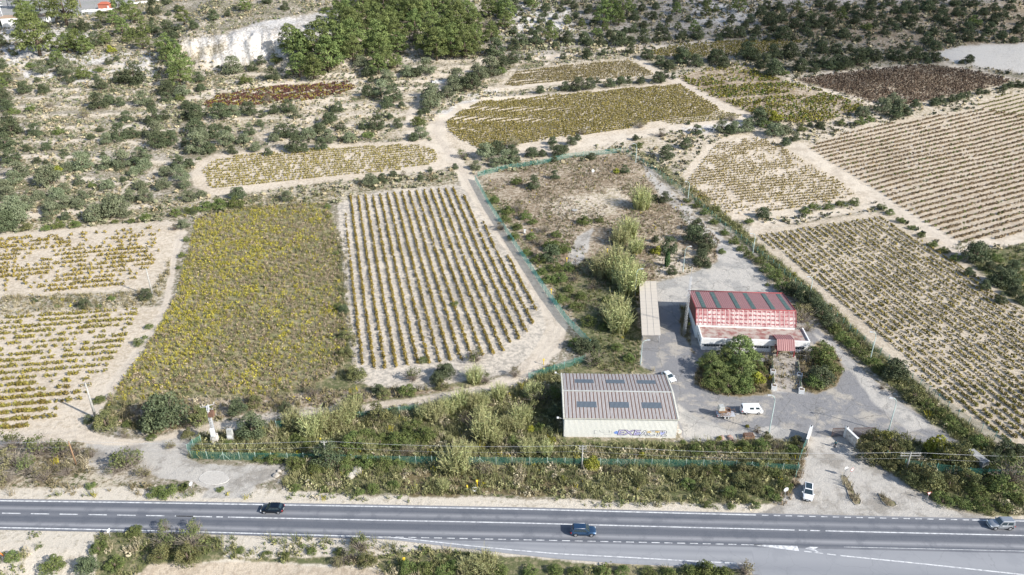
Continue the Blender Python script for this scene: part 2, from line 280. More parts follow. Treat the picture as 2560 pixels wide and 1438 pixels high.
# paint order: (zone sheet, palette, polygon, edge noise px)
ZN = [('ground', 'pale', [(450, 160), (1100, 150), (1100, 480), (450, 560)], 18)]
def zone_list():
    z = []
    a = lambda s, p, poly, n=6: z.append((s, p, poly, n))
    a('ground', 'bush', [(1230, -60), (2640, -60), (2640, 60), (1900, 110), (1400, 135), (1230, 150)], 12); a('ground', 'rock', [(1270, 10), (1420, 20), (1430, 80), (1290, 90)], 22); a('ground', 'rock', [(1760, 10), (1900, 5), (1850, 60), (1700, 50)], 22); a('ground', 'rock', CRAG, 14); a('ground', 'rock', CRAG2, 14)
    a('ground', 'far', FARP, 2)
    a('ground', 'dry', [(1900, 30), (2640, 0), (2640, 110), (2300, 130), (1900, 90)], 20)
    a('ground', 'pale', [(880, 180), (1250, 160), (1200, 260), (1100, 300), (1060, 340), (700, 360), (480, 300), (470, 250)], 12)
    a('ground', 'pale', [(1070, 330), (1560, 335), (1900, 290), (2560, 210), (2640, 300), (2000, 370), (1960, 440), (1560, 400), (1180, 440)], 10)
    a('ground', 'slope', [(480, 480), (850, 440), (1150, 425), (1140, 465), (930, 480), (840, 510), (560, 525), (430, 550), (0, 590), (0, 480), (300, 500)], 8)
    a('ground', 'slope', [(0, 740), (150, 735), (372, 728), (402, 690), (430, 640), (420, 720), (380, 765), (200, 775), (0, 792)], 5)
    a('weed_field', 'weed', C3, 7)
    a('ground', 'green', [(838, 600), (870, 640), (872, 780), (888, 850), (886, 960), (1150, 955), (1260, 950), (1180, 975), (900, 1010), (560, 1040), (380, 1085), (262, 1060), (250, 1010), (480, 985), (700, 985), (840, 945)], 8)
    a('ground', 'dry', [(280, 1025), (380, 1000), (640, 990), (860, 975), (1000, 975), (1180, 968), (900, 1006), (560, 1045), (390, 1085)], 8)
    for k, s in (('A', 'soil'), ('B', 'soil'), ('D', 'soild'), ('E', 'soil'), ('G', 'soil'), ('I', 'pale'), ('J', 'plough'), ('K', 'dry'), ('L', 'dry'), ('N', 'plough'), ('O', 'plough'), ('P', 'soil'), ('Q', 'soilq'), ('X', 'grey'), ('Z', 'plough')):
        a('vineyard_soil', s, FLD[k], 3)
    a('ground', 'dry', CMP, 4); a('ground', 'pale', [(1380, 505), (1480, 480), (1560, 470), (1560, 520), (1500, 545), (1400, 540)], 22); a('ground', 'apron', [(1440, 590), (1480, 570), (1460, 650), (1415, 730), (1400, 700)], 8)
    a('ground', 'pale', [(1640, 600), (1720, 620), (1780, 640), (1700, 690), (1640, 690)], 16)
    a('ground', 'green', [(1390, 690), (1470, 640), (1590, 690), (1604, 900), (1500, 930), (1470, 855)], 9)
    a('ground', 'green', [(1196, 470), (1230, 480), (1330, 640), (1420, 690), (1450, 800), (1400, 740), (1290, 590)], 9)
    a('ground', 'apron', [(1600, 400), (1640, 440), (1760, 560), (1800, 620), (1730, 570), (1640, 480)], 7)
    a('ground', 'green', RIGHTB, 9); a('ground', 'green', RTREE, 8)
    a('ground', 'green', BELT, 8); a('ground', 'slope', LEFTB, 9)
    a('ground', 'brown', [(1000, 1175), (1250, 1170), (1400, 1200), (1500, 1240), (1000, 1236)], 14)
    a('ground', 'verge', [(-100, 1225), (300, 1216), (460, 1236), (650, 1225), (900, 1240), (1300, 1246), (1700, 1258), (1950, 1264), (2100, 1282), (2450, 1290), (2700, 1294), (2700, 1330), (-100, 1270)], 6)
    a('ground', 'verge', [(-100, 1300), (960, 1330), (1200, 1362), (1500, 1402), (1880, 1416), (1900, 1470), (-100, 1470)], 6)
    a('ground', 'green', [(230, 1335), (380, 1325), (540, 1345), (560, 1400), (300, 1445), (230, 1445), (240, 1380)], 10); a('ground', 'green', [(540, 1395), (900, 1390), (1100, 1372), (1260, 1390), (1500, 1410), (1860, 1420), (1870, 1460), (1000, 1460), (940, 1415), (640, 1402)], 8)
    a('vineyard_soil', 'plough', FLD['Z'], 3)
    a('dirt_track', 'track', ribbon(T1, T1w), 4); a('dirt_track', 'track', ribbon(T2, [30, 26, 24, 18, 18, 16, 14, 14, 20, 30]), 3)
    a('dirt_track', 'track', ribbon(T3, [12, 14, 18, 20, 22, 18, 22, 26, 30, 34, 36, 30]), 2)
    for T_, o_ in ((T1[:27], (-7, 7)), (T2, (-3, 3)), (T3, (-5, 5)), (T1[12:27], (-14, 13))):
        for oo in o_:
            q_ = np.array(T_, float); d_ = np.gradient(q_, axis=0); d_ /= np.hypot(d_[:, 0], d_[:, 1])[:, None]; a('dirt_track', 'rut', ribbon([tuple(v) for v in q_+np.stack([-d_[:, 1], d_[:, 0]], 1)*oo*(np.clip((q_[:, 1:]-200)/700, .4, 1.1))], 3.6), 2)
    a('dirt_track', 'track', ribbon(T3b, 26), 2)
    for t, q in ((T4, 9), (T5, 20), (T6, 10), (T7, 8), (T8, 12), (T10, 16), (T11, 10), (T12, 16), (T13, 8)): a('dirt_track', 'track', ribbon(t, q), 2)
    a('dirt_track', 'track', ribbon(T9, [18, 16, 14, 10, 8]), 1)
    a('ground', 'track', FACE1, 3); a('ground', 'rock', FACE2, 4); a('ground', 'rock', QUARRY, 6); a('ground', 'rock', [(1700, 320), (1860, 305), (1900, 320), (1720, 335)], 4)
    a('dirt_track', 'apron', [(215, 1110), (300, 1115), (440, 1095), (500, 1072), (478, 1100), (468, 1140), (500, 1160), (600, 1165), (700, 1160), (690, 1195), (640, 1215), (620, 1245), (500, 1245), (520, 1222), (480, 1205), (400, 1195), (340, 1165), (300, 1150), (220, 1165)], 5)
    a('dirt_track', 'apron', [(1600, 915), (1665, 945), (1690, 1000), (1700, 1090), (1745, 1110), (1745, 1060), (1700, 970), (1660, 900), (1640, 840), (1606, 840)], 5)
    a('dirt_track', 'apron', APR, 5)
    a('paved_yard', 'yard', YARD, 4); a('dirt_track', 'apron', ribbon([(1615, 425), (1650, 460), (1700, 515), (1750, 562), (1812, 612)], [6, 9, 11, 14, 24]), 3)
    a('paved_yard', 'slab', [(1640, 706), (1720, 688), (1795, 655), (1790, 620), (1830, 600), (1890, 668), (1935, 722), (1955, 740), (1720, 738), (1716, 760), (1645, 765)], 3)
    a('paved_yard', 'slab', [(2030, 830), (2075, 850), (2140, 915), (2220, 985), (2330, 1070), (2270, 1080), (2180, 1000), (2130, 930), (2080, 880)], 5)
    a('paved_yard', 'slab', [(1695, 1012), (1760, 1050), (1830, 1080), (1930, 1062), (2010, 1080), (2010, 1092), (1900, 1098), (1710, 1106)], 6)
    a('ground', 'brown', ISL, 3)
    a('paved_yard', 'slab', [(1930, 880), (2025, 888), (2030, 900), (1990, 905), (1990, 980), (1930, 980), (1925, 905), (1860, 902)], 1)
    return z
def build_ground():
    py = np.concatenate([np.arange(1640, -132, -2.6)]); 
    v = (py-719)/F; d = H*(CT-v*ST)/(ST+v*CT)                      # distances of the rows on flat land
    d = d[d > 0]; d = d[d < 1150]; d = np.concatenate([[30, 50, 65], d, np.geomspace(d[-1]*1.05, 6000, 16)])
    # rows hug the hill: distances measured along the real slope
    dd = [d[3]]; 
    t = np.concatenate([-np.geomspace(9, 1.15, 40), np.arange(-1.12, 1.1201, .00150), np.geomspace(1.15, 9, 40)]); X = d[:, None]*t[None, :]; Y = np.repeat(d[:, None], len(t), 1)
    Z = hgt(X, Y); Z[:3] = 0
    # beyond the crest, level off
    n, m = X.shape; P = np.stack([X, Y, Z], -1).reshape(-1, 3)
    px, pyy = proj(P[:, 0], P[:, 1], P[:, 2]); front = (P[:, 1] > 40)
    a0, b0, c0, g0 = PAL['hill']; Acol = np.tile(np.array(a0), (len(P), 1)); Bcol = np.tile(np.array(b0), (len(P), 1)); par = np.tile(np.array([c0, g0, 0.]), (len(P), 1)); zone = np.zeros(len(P), int)
    names = ['ground']; nx = fbm(P[:, 0], P[:, 1], 5, 20)-.5; ny = fbm(P[:, 0], P[:, 1], 5, 25)-.5
    for s, p, poly, e in zone_list():
        if s not in names: names.append(s)
        msk = inpoly(poly, px+2.4*e*nx, pyy+1.6*e*ny) & front
        A, B, c, g = PAL[p]; Acol[msk] = A; Bcol[msk] = B; par[msk] = (c, g, 1.0 if p in ('yard', 'slab', 'asph') else .65 if p in ('apron', 'track') else 0); zone[msk] = names.index(s)
    wt, fr = terr(P[:, 0], P[:, 1]); hill = (zone == 0) & (wt > .3) & front & (pyy < 560)
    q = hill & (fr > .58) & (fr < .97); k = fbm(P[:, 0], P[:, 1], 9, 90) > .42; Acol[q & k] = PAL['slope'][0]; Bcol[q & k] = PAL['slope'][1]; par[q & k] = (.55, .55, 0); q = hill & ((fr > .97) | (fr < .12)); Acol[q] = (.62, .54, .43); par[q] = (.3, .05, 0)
    # soften the borders of the paint by one neighbour
    for arr in (Acol, Bcol, par):
        q = arr.reshape(n, m, 3); q[1:-1, 1:-1] = (q[1:-1, 1:-1]*2+q[:-2, 1:-1]+q[2:, 1:-1]+q[1:-1, :-2]+q[1:-1, 2:])/6
    g = (np.arange(n-1)[:, None]*m+np.arange(m-1)[None, :]).ravel(); FQ = np.stack([g, g+1, g+m+1, g+m], 1); fz = zone[g]
    # material: two ground colours broken up by noise, green growth on top
    mt, t_, p = newmat('ground_cover')
    at = lambda s: N(t_, 'ShaderNodeAttribute', attribute_name=s)
    tc = N(t_, 'ShaderNodeTexCoord').outputs['Object']
    sx = N(t_, 'ShaderNodeSeparateColor'); t_.links.new(at('par').outputs['Color'], sx.inputs[0])
    n1 = noise(t_, .9, 6, .72, vec=tc); n2 = noise(t_, .07, 3, .6, vec=tc); n3 = noise(t_, 4.5, 3, .7, vec=tc)
    f1 = math_(t_, 'ADD', math_(t_, 'MULTIPLY', n1, .75), math_(t_, 'MULTIPLY', n2, .25))
    n5 = noise(t_, .16, 7, .62, vec=tc); f1 = math_(t_, 'ADD', math_(t_, 'MULTIPLY', f1, math_(t_, 'SUBTRACT', 1.0, sx.outputs[2])), math_(t_, 'MULTIPLY', n5, sx.outputs[2]))
    th = math_(t_, 'SUBTRACT', .74, math_(t_, 'MULTIPLY', sx.outputs[0], .48))
    m1 = maprange(t_, math_(t_, 'SUBTRACT', f1, th), -.05, .07)
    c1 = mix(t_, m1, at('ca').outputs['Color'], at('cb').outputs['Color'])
    n4 = noise(t_, 1.3, 5, .75, vec=N(t_, 'ShaderNodeVectorMath', operation='ADD').outputs[0])
    vm = t_.nodes[-1]
    va = N(t_, 'ShaderNodeVectorMath', operation='ADD'); t_.links.new(tc, va.inputs[0]); va.inputs[1].default_value = (55, 21, 3); n4 = noise(t_, 1.1, 5, .75, vec=va.outputs[0])
    f2 = math_(t_, 'ADD', math_(t_, 'MULTIPLY', n4, .8), math_(t_, 'MULTIPLY', n2, .2))
    th2 = math_(t_, 'SUBTRACT', .78, math_(t_, 'MULTIPLY', sx.outputs[1], .5))
    m2 = maprange(t_, math_(t_, 'SUBTRACT', f2, th2), -.02, .05)
    c2 = mix(t_, m2, c1, (.09, .105, .045))
    gr = maprange(t_, n3, .3, .7, .86, 1.12)
    cc = N(t_, 'ShaderNodeCombineColor'); [t_.links.new(gr, cc.inputs[i]) for i in range(3)]
    c3 = mix(t_, 1.0, c2, cc.outputs[0], 'MULTIPLY')
    vr = N(t_, 'ShaderNodeTexVoronoi', feature='DISTANCE_TO_EDGE'); vr.inputs['Scale'].default_value = .13; wv = N(t_, 'ShaderNodeVectorMath', operation='ADD'); t_.links.new(tc, wv.inputs[0]); nv_ = N(t_, 'ShaderNodeTexNoise'); nv_.inputs['Scale'].default_value = .7; t_.links.new(tc, nv_.inputs['Vector']); t_.links.new(nv_.outputs['Color'], wv.inputs[1]); t_.links.new(wv.outputs[0], vr.inputs['Vector'])
    ck = math_(t_, 'MULTIPLY', maprange(t_, vr.outputs['Distance'], 0, .014, .5, 0), maprange(t_, sx.outputs[2], .9, 1.0)); c3 = mix(t_, ck, c3, (.12, .115, .10))
    st_ = math_(t_, 'MULTIPLY', maprange(t_, noise(t_, .33, 5, .75, vec=va.outputs[0]), .56, .66, 0, .45), maprange(t_, sx.outputs[2], .9, 1.0)); c3 = mix(t_, st_, c3, (.14, .135, .13))
    t_.links.new(c3, p.inputs['Base Color']); p.inputs['Roughness'].default_value = .95; p.inputs['Specular IOR Level'].default_value = .1
    bump(t_, p, math_(t_, 'ADD', n1, math_(t_, 'MULTIPLY', n3, .4)), .9, .22)
    for zi, nm in enumerate(names):
        sel = fz == zi; f = FQ[sel]; u, inv = np.unique(f, return_inverse=True); f = inv.reshape(f.shape)
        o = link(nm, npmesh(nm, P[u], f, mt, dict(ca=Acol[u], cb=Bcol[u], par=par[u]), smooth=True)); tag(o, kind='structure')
        for nm2, lb in (('ground', 'pale stony ground of the hillside and roadside'), ('dirt_track', 'pale dirt tracks winding between the vineyards'), ('vineyard_soil', 'bare tilled soil of the vineyard plots'), ('paved_yard', 'worn grey concrete yard around the red roofed building'), ('weed_field', 'abandoned field overgrown with dry weeds')):
            if nm == nm2: o['label'] = lb
build_ground()
# ---------------------------------------------------------------- the road
def lerp_line(L, x): L = np.array(L, float); return float(np.interp(x, L[:, 0], L[:, 1]))
UP = [(-3000, 1202), (-300, 1247), (0, 1252), (300, 1256), (860, 1265), (1300, 1273), (1700, 1283), (2100, 1293), (2560, 1303), (2850, 1310), (5500, 1374)]
CE = [(-3000, 1223), (-300, 1277), (0, 1283), (430, 1290), (860, 1299), (1280, 1307), (1700, 1318), (2130, 1329), (2560, 1339), (2850, 1346), (5500, 1410)]
LO = [(-3000, 1249), (-300, 1312), (0, 1319), (430, 1328), (860, 1340), (1280, 1349), (1700, 1358), (2130, 1368), (2560, 1378), (2850, 1385), (5500, 1449)]
RZ = .06
def sheet(name, lineA, lineB, z, m, xs, parent=None, off=(0, 0)):
    """strip of ground surface between two lines; v runs across"""
    vs, fs, uv = [], [], []
    nv = 2
    for x in xs:
        a = V(x, lerp_line(lineA, x)+off[0], z); b = V(x, lerp_line(lineB, x)+off[1], z); vs += [a, b]
    n = len(xs); fs = [(2*i, 2*i+1, 2*i+3, 2*i+2) for i in range(n-1)]
    me = npmesh(name, [tuple(q) for q in vs], fs, m); ul = me.uv_layers.new(name='UVMap')
    for p in me.polygons:
        for li in p.loop_indices:
            vi = me.loops[li].vertex_index; ul.data[li].uv = (vs[vi].x, vi % 2)
    me.flip_normals() if me.polygons[0].normal.z < 0 else None
    return link(name, me, parent)
def roadmat(name, base, dark, light, bands):
    m, t, p = newmat(name); uv = N(t, 'ShaderNodeUVMap'); sp = N(t, 'ShaderNodeSeparateXYZ'); t.links.new(uv.outputs[0], sp.inputs[0])
    tc = N(t, 'ShaderNodeTexCoord').outputs['Object']; mp = N(t, 'ShaderNodeMapping'); mp.inputs['Scale'].default_value = (.03, 1, 1); t.links.new(tc, mp.inputs[0])
    ns = noise(t, .9, 4, .6, vec=mp.outputs[0]); nf = noise(t, 9, 3, .8, vec=tc)
    cr = N(t, 'ShaderNodeValToRGB'); el = cr.color_ramp.elements; el[0].position = 0; el[1].position = 1
    cols = [(x, v) for x, v in bands]
    while len(el) < len(cols): el.new(.5)
    for e, (x, v) in zip(sorted(el, key=lambda e: e.position), cols): pass
    for i, (x, v) in enumerate(cols): el[i].position = x; el[i].color = (v, v, v, 1)
    t.links.new(math_(t, 'ADD', sp.outputs[1], math_(t, 'MULTIPLY', math_(t, 'SUBTRACT', ns, .5), .03)), cr.inputs[0])
    c = mix(t, cr.outputs[0], dark, light); c = mix(t, maprange(t, ns, .35, .65, 0, .3), c, base); c = mix(t, maprange(t, noise(t, .25, 5, .7, vec=tc), .5, .62, 0, .35), c, dark); vr = N(t, 'ShaderNodeTexVoronoi', feature='DISTANCE_TO_EDGE'); vr.inputs['Scale'].default_value = .16; wv = N(t, 'ShaderNodeVectorMath', operation='ADD'); t.links.new(tc, wv.inputs[0]); nv_ = N(t, 'ShaderNodeTexNoise'); nv_.inputs['Scale'].default_value = .8; t.links.new(tc, nv_.inputs['Vector']); t.links.new(nv_.outputs['Color'], wv.inputs[1]); t.links.new(wv.outputs[0], vr.inputs['Vector']); c = mix(t, maprange(t, vr.outputs['Distance'], .0, .010, .2, 0), c, (.06, .06, .07))
    c = mix(t, maprange(t, nf, .25, .75, 0, .22), c, (.30, .31, .33))
    t.links.new(c, p.inputs['Base Color']); p.inputs['Roughness'].default_value = .8; bump(t, p, nf, .3, .02); return m
M['road'] = roadmat('road_asphalt', (.135, .14, .155), (.052, .060, .078), (.46, .45, .45), [(0, .45), (.08, .15), (.2, .05), (.30, .5), (.40, .1), (.5, .25), (.58, .05), (.71, .1), (.8, .62), (.90, .05), (1, .3)])
M['ramp'] = roadmat('old_asphalt', (.275, .28, .29), (.205, .21, .225), (.36, .36, .365), [(0, .3), (.15, .5), (.3, .1), (.5, .6), (.7, .3), (.85, .7), (1, .5)])
M['paint'] = mat('road_paint', (.72, .72, .71), .6, (.38, .38, .39), 1.6)
xs = np.arange(-3000, 5501, 50)
road = sheet('road', UP, LO, RZ, M['road'], xs, off=(-5, 6)); tag(road, 'grey two lane asphalt road with worn wheel tracks', kind='structure')
RLO = [(820, 1338), (1000, 1352), (1130, 1368), (1280, 1385), (1400, 1398), (1560, 1410), (1700, 1416), (1880, 1424), (1900, 1560), (2400, 1640), (5500, 1760)]
rampxs = list(np.arange(820, 1881, 20))+[1882, 1900]+list(np.arange(1950, 5501, 50))
ramp = sheet('slip_road', [(a, b+6) for a, b in LO], RLO, RZ-.004, M['ramp'], rampxs, off=(-4, 0)); tag(ramp, 'pale old asphalt of the widening slip road', kind='structure')
mk = MB(); zz = RZ+.006
def mark(line, x0, x1, wpx, off=0, step=40):
    k = max(1, int(abs(x1-x0)/step)); q = np.linspace(x0, x1, k+1)
    for a, b in zip(q[:-1], q[1:]):
        ya, yb = lerp_line(line, a)+off, lerp_line(line, b)+off
        mk.face([V(a, ya+wpx/2, zz), V(b, yb+wpx/2, zz), V(b, yb-wpx/2, zz), V(a, ya-wpx/2, zz)])
for x0, x1 in ((-3000, 1890), (2430, 5500)): mark(UP, x0, x1, 2.6)
for i in range(18): mark(UP, 1905+i*29.5, 1921+i*29.5, 2.0, 0)
for i in range(-34, 8): mark(CE, 5+i*72-72, 51+i*72-72, 2.2)
for x0, x1 in ((440, 530), (541, 557), (570, 1986), (1997, 2018), (2026, 2050), (2064, 5500)): mark(CE, x0, x1, 2.4)
mark(LO, -3000, 900, 2.8)
for i in range(31): mark(LO, 925+i*32, 945+i*32, 1.8)
mark(LO, 2110, 2850, 1.1)
R2 = [(900, 1341), (1000, 1345), (1080, 1354), (1180, 1365), (1280, 1375), (1400, 1385), (1560, 1393), (1700, 1401), (1875, 1410)]
mark(R2, 900, 1875, 2.4, step=30)
R3 = [(1860, 1361), (2000, 1377), (2100, 1389), (2300, 1409), (2560, 1437), (2850, 1470)]
mark(R3, 2010, 2029, 2.0); mark(R3, 2036, 2058, 2.0); mark(R3, 2068, 2090, 2.0); mark(R3, 2101, 2850, 2.6)
mk.face([V(x, y, zz) for x, y in ((1866, 1361), (1998, 1378), (1993, 1365))]); mk.face([V(x, y, zz) for x, y in ((2013, 1371), (2048, 1381), (2036, 1373), (2046, 1368), (2025, 1367))])
rm = mk.build('road_markings', M['paint']); tag(rm, 'white painted lane lines and arrow on the road', kind='structure')
# ---------------------------------------------------------------- leaves
def quads(cen, nrm, size, asp=1.0, up=None):
    n = len(cen); a = rng.normal(size=(n, 3)) if up is None else up; t1 = np.cross(nrm, a); t1 /= np.linalg.norm(t1, axis=1)[:, None]+1e-9; t2 = np.cross(nrm, t1)
    s = np.asarray(size).reshape(-1, 1); r = rng.uniform(.7, 1.2, (n, 4, 1))
    return np.stack([cen+(-t1*s-t2*s*asp)*r[:, 0], cen+(t1*s-t2*s*asp)*r[:, 1], cen+(t1*s+t2*s*asp)*r[:, 2], cen+(-t1*s+t2*s*asp)*r[:, 3]], 1)
def unit(v): return v/(np.linalg.norm(v, axis=1)[:, None]+1e-9)
def crown(cl, nleaf, leaf, c0, c1, flat=.75, wild=.7, fill=.35):
    """cl: clumps (x,y,z,r) -> quads and colours; clumps differ a little in hue"""
    Q, K = [], []
    for (x, y, z, r) in cl:
        n = max(6, int(nleaf)); d = unit(rng.normal(size=(n, 3))); d[:, 2] = np.where(d[:, 2] < -.35, -d[:, 2], d[:, 2])
        rad = r*(1-fill*rng.random(n)**2)*(.85+.3*rng.random(n)); p = np.array([x, y, z])+d*rad[:, None]*np.array([1, 1, flat])
        nn = unit(d+wild*rng.normal(size=(n, 3))); Q.append(quads(p, nn, leaf*r/.2*rng.uniform(.7, 1.3, n)))
        k = np.clip(rng.random()*.7+rng.random(n)*.5-.1, 0, 1)[:, None]; K.append(np.array(c0)*(1-k)+np.array(c1)*k)
    return np.concatenate(Q), np.concatenate(K)
def qmesh(name, Q, K, m=None):
    n = len(Q); return npmesh(name, Q.reshape(-1, 3), np.arange(n*4).reshape(n, 4), m or M['leaf'], dict(col=np.repeat(K, 4, 0)))
def dome(n, hgt_, rx=.36, low=.12, rc=(.12, .2), z0=.25):
    out = []
    for i in range(n):
        a = rng.random()*2*PI; u = rng.random(); e = math.sqrt(rng.random()); zf = rng.random()
        rr = rx*e*math.sqrt(max(0, 1-(zf**2)*.8)); rcl = rng.uniform(*rc); out.append((rr*math.cos(a), rr*math.sin(a), z0+zf*(hgt_-z0-rcl), rcl))
    return out
def trunkmesh(h, cl, r=.035):
    b = MB(); b.tube([(0, 0, -.05), (.01, .01, h*.4), (0, 0, h*.75)], [r*1.5, r, r*.5], 7)
    for c in cl[:5]: b.tube([(0, 0, h*.3), (c[0]*.5, c[1]*.5, h*.45), (c[0]*.9, c[1]*.9, c[2])], [r*.6, r*.4, r*.15], 5)
    bmesh.ops.recalc_face_normals(b.bm, faces=b.bm.faces); me = bpy.data.meshes.new('trunk'); b.bm.to_mesh(me); b.bm.free(); me.materials.append(M['bark']); return me
KIND = {}
def mk_kind(k, nvar, fn): KIND[k] = [fn() for _ in range(nvar)]
def pine(tall=1.02):
    cl = []
    for lv in range(5):
        f = lv/4; nn = [12, 12, 10, 8, 4][lv]; rad = [.37, .40, .34, .25, .1][lv]
        for i in range(nn):
            a = 2*PI*(i/nn)+rng.random()*.9; rr = rad*rng.uniform(.55, 1.15); cl.append((rr*math.cos(a), rr*math.sin(a), .24+f*(tall-.38)+rng.uniform(-.05, .05), rng.uniform(.085, .14)))
    Q, K = crown(cl, 95, .021, (.07, .10, .03), (.205, .245, .08), .75, .55); return qmesh('pine_crown', Q, K), trunkmesh(tall*.75, cl, .03)
def round_(c0, c1, h=.82, n=15, z0=.1, rc=(.13, .2), leaf=.024, nl=100):
    def f():
        cl = dome(n, h*rng.uniform(.85, 1.1), .36, z0=z0, rc=rc); cl += [(.33*math.cos(a+.3*rng.random()), .33*math.sin(a), z0+.06+.16*rng.random(), rng.uniform(.11, .17)) for a in np.arange(0, 6.2, .7)]
        Q, K = crown(cl, nl, leaf, c0, c1, .85, .8); return qmesh('crown', Q, K), trunkmesh(h*.6, cl)
    return f
def reed():
    n = 330; a = rng.random(n)*2*PI; rr = .34*np.sqrt(rng.random(n)); x = rr*np.cos(a); y = rr*np.sin(a); h = rng.uniform(.45, .95, n)*(1-.5*(rr/.34)**2*rng.random(n)); lean = np.stack([x*.5+rng.normal(size=n)*.08, y*.5+rng.normal(size=n)*.08, np.zeros(n)], 1)
    Q, K = [], []
    for k in range(3):
        f0, f1 = k/3, (k+1)/3; wv = .011*(1-k*.25)
        p0 = np.stack([x, y, h*f0], 1)+lean*f0**2; p1 = np.stack([x, y, h*f1], 1)+lean*f1**2; s = np.stack([-np.sin(a*3), np.cos(a*3), a*0], 1)*wv
        Q.append(np.stack([p0-s, p0+s, p1+s*.8, p1-s*.8], 1)); c = np.array([.35, .35, .165])*(1-rng.random((n, 1))*.35)+np.array([.08, .06, .03])*rng.random((n, 1)); K.append(c)
    m = 900; j = rng.integers(0, n, m); f = rng.uniform(.3, 1, m); p = np.stack([x[j], y[j], h[j]*f], 1)+lean[j]*(f**2)[:, None]; d = unit(np.stack([rng.normal(size=m), rng.normal(size=m), rng.uniform(-.1, .9, m)], 1))
    e = p+d*rng.uniform(.05, .12, m)[:, None]; s = unit(np.cross(d, rng.normal(size=(m, 3))))*.010; Q.append(np.stack([p-s, p+s, e+s*.2, e-s*.2], 1))
    q = rng.random((m, 1)); K.append(np.array([.27, .32, .12])*(1-q)+np.array([.48, .47, .24])*q); return qmesh('reeds', np.concatenate(Q), np.concatenate(K)), None
def twiggy(c0=(.13, .11, .06), c1=(.22, .2, .1)):
    def f():
        n = 170; d = unit(np.stack([rng.normal(size=n), rng.normal(size=n), np.abs(rng.normal(size=n))+.35], 1)); L = rng.uniform(.35, .62, n)[:, None]; p = np.zeros((n, 3))+rng.normal(size=(n, 3))*.05; p[:, 2] = np.abs(p[:, 2]); e = p+d*L; s = unit(np.cross(d, rng.normal(size=(n, 3))))*.006
        Q = [np.stack([p-s, p+s, e+s*.3, e-s*.3], 1)]; K = [np.tile([.27, .23, .19], (n, 1))]
        cl = dome(13, .7, .36, z0=.15, rc=(.1, .16)); q, k = crown(cl, 26, .026, c0, c1, .9, 1.2, .8); Q.append(q); K.append(k); return qmesh('bush', np.concatenate(Q), np.concatenate(K)), None
    return f
def cypress():
    n = 1500; z = rng.random(n); r = .13*np.sin(np.clip(z*1.05+.06, 0, 1)*PI)**.6*(1-z*.35); a = rng.random(n)*2*PI; p = np.stack([r*np.cos(a), r*np.sin(a), z*1.0], 1); d = unit(np.stack([np.cos(a), np.sin(a), a*0+.5], 1)+.5*rng.normal(size=(n, 3))); K = np.array([.05, .085, .03])*(.8+rng.random((n, 1))*.7)
    return qmesh('cypress_crown', quads(p, d, .018+.01*rng.random(n), 1.4), K), None
mk_kind('P', 6, pine)
mk_kind('D', 6, round_((.06, .08, .04), (.135, .155, .08), .80, 26, .04, rc=(.1, .17), leaf=.019, nl=110))
mk_kind('O', 5, round_((.115, .14, .075), (.23, .25, .15), .78, 24, .04, rc=(.1, .17), leaf=.019, nl=110))
mk_kind('G', 6, round_((.075, .11, .03), (.19, .22, .07), .66, 13, .03, (.07, .17), .02, 110))
mk_kind('Y', 3, round_((.16, .17, .03), (.38, .36, .05), .7, 12, .06))
mk_kind('E', 6, round_((.085, .10, .04), (.22, .21, .085), .74, 16, .03, (.07, .17), .02, 110))
mk_kind('R', 5, reed); mk_kind('B', 4, twiggy()); mk_kind('T', 3, twiggy((.08, .10, .035), (.17, .18, .07))); mk_kind('C', 1, cypress)
MOSS = {}
INFO = dict(P=('pine_tree', 'tree', 'bright green pine tree', .40), D=('evergreen_tree', 'tree', 'dark green evergreen tree', .30), O=('olive_tree', 'tree', 'grey green olive tree', .30), G=('bush', 'bush', 'green leafy bush', .25),
 Y=('yellow_bush', 'bush', 'yellow green bush', .25), E=('broad_tree', 'tree', 'olive brown leafy tree', .28), R=('reed_clump', 'reeds', 'pale green reed clump', .32), B=('bare_bush', 'bush', 'grey brown twiggy bush', .25), T=('thin_tree', 'tree', 'thin leaved open tree', .28), C=('cypress_tree', 'tree', 'slim pointed dark cypress', .45))
ZX = [(0, 0), (850, 0), (1700, 0), (0, 480), (850, 480), (1700, 480), (0, 958), (850, 958), (1700, 958)]
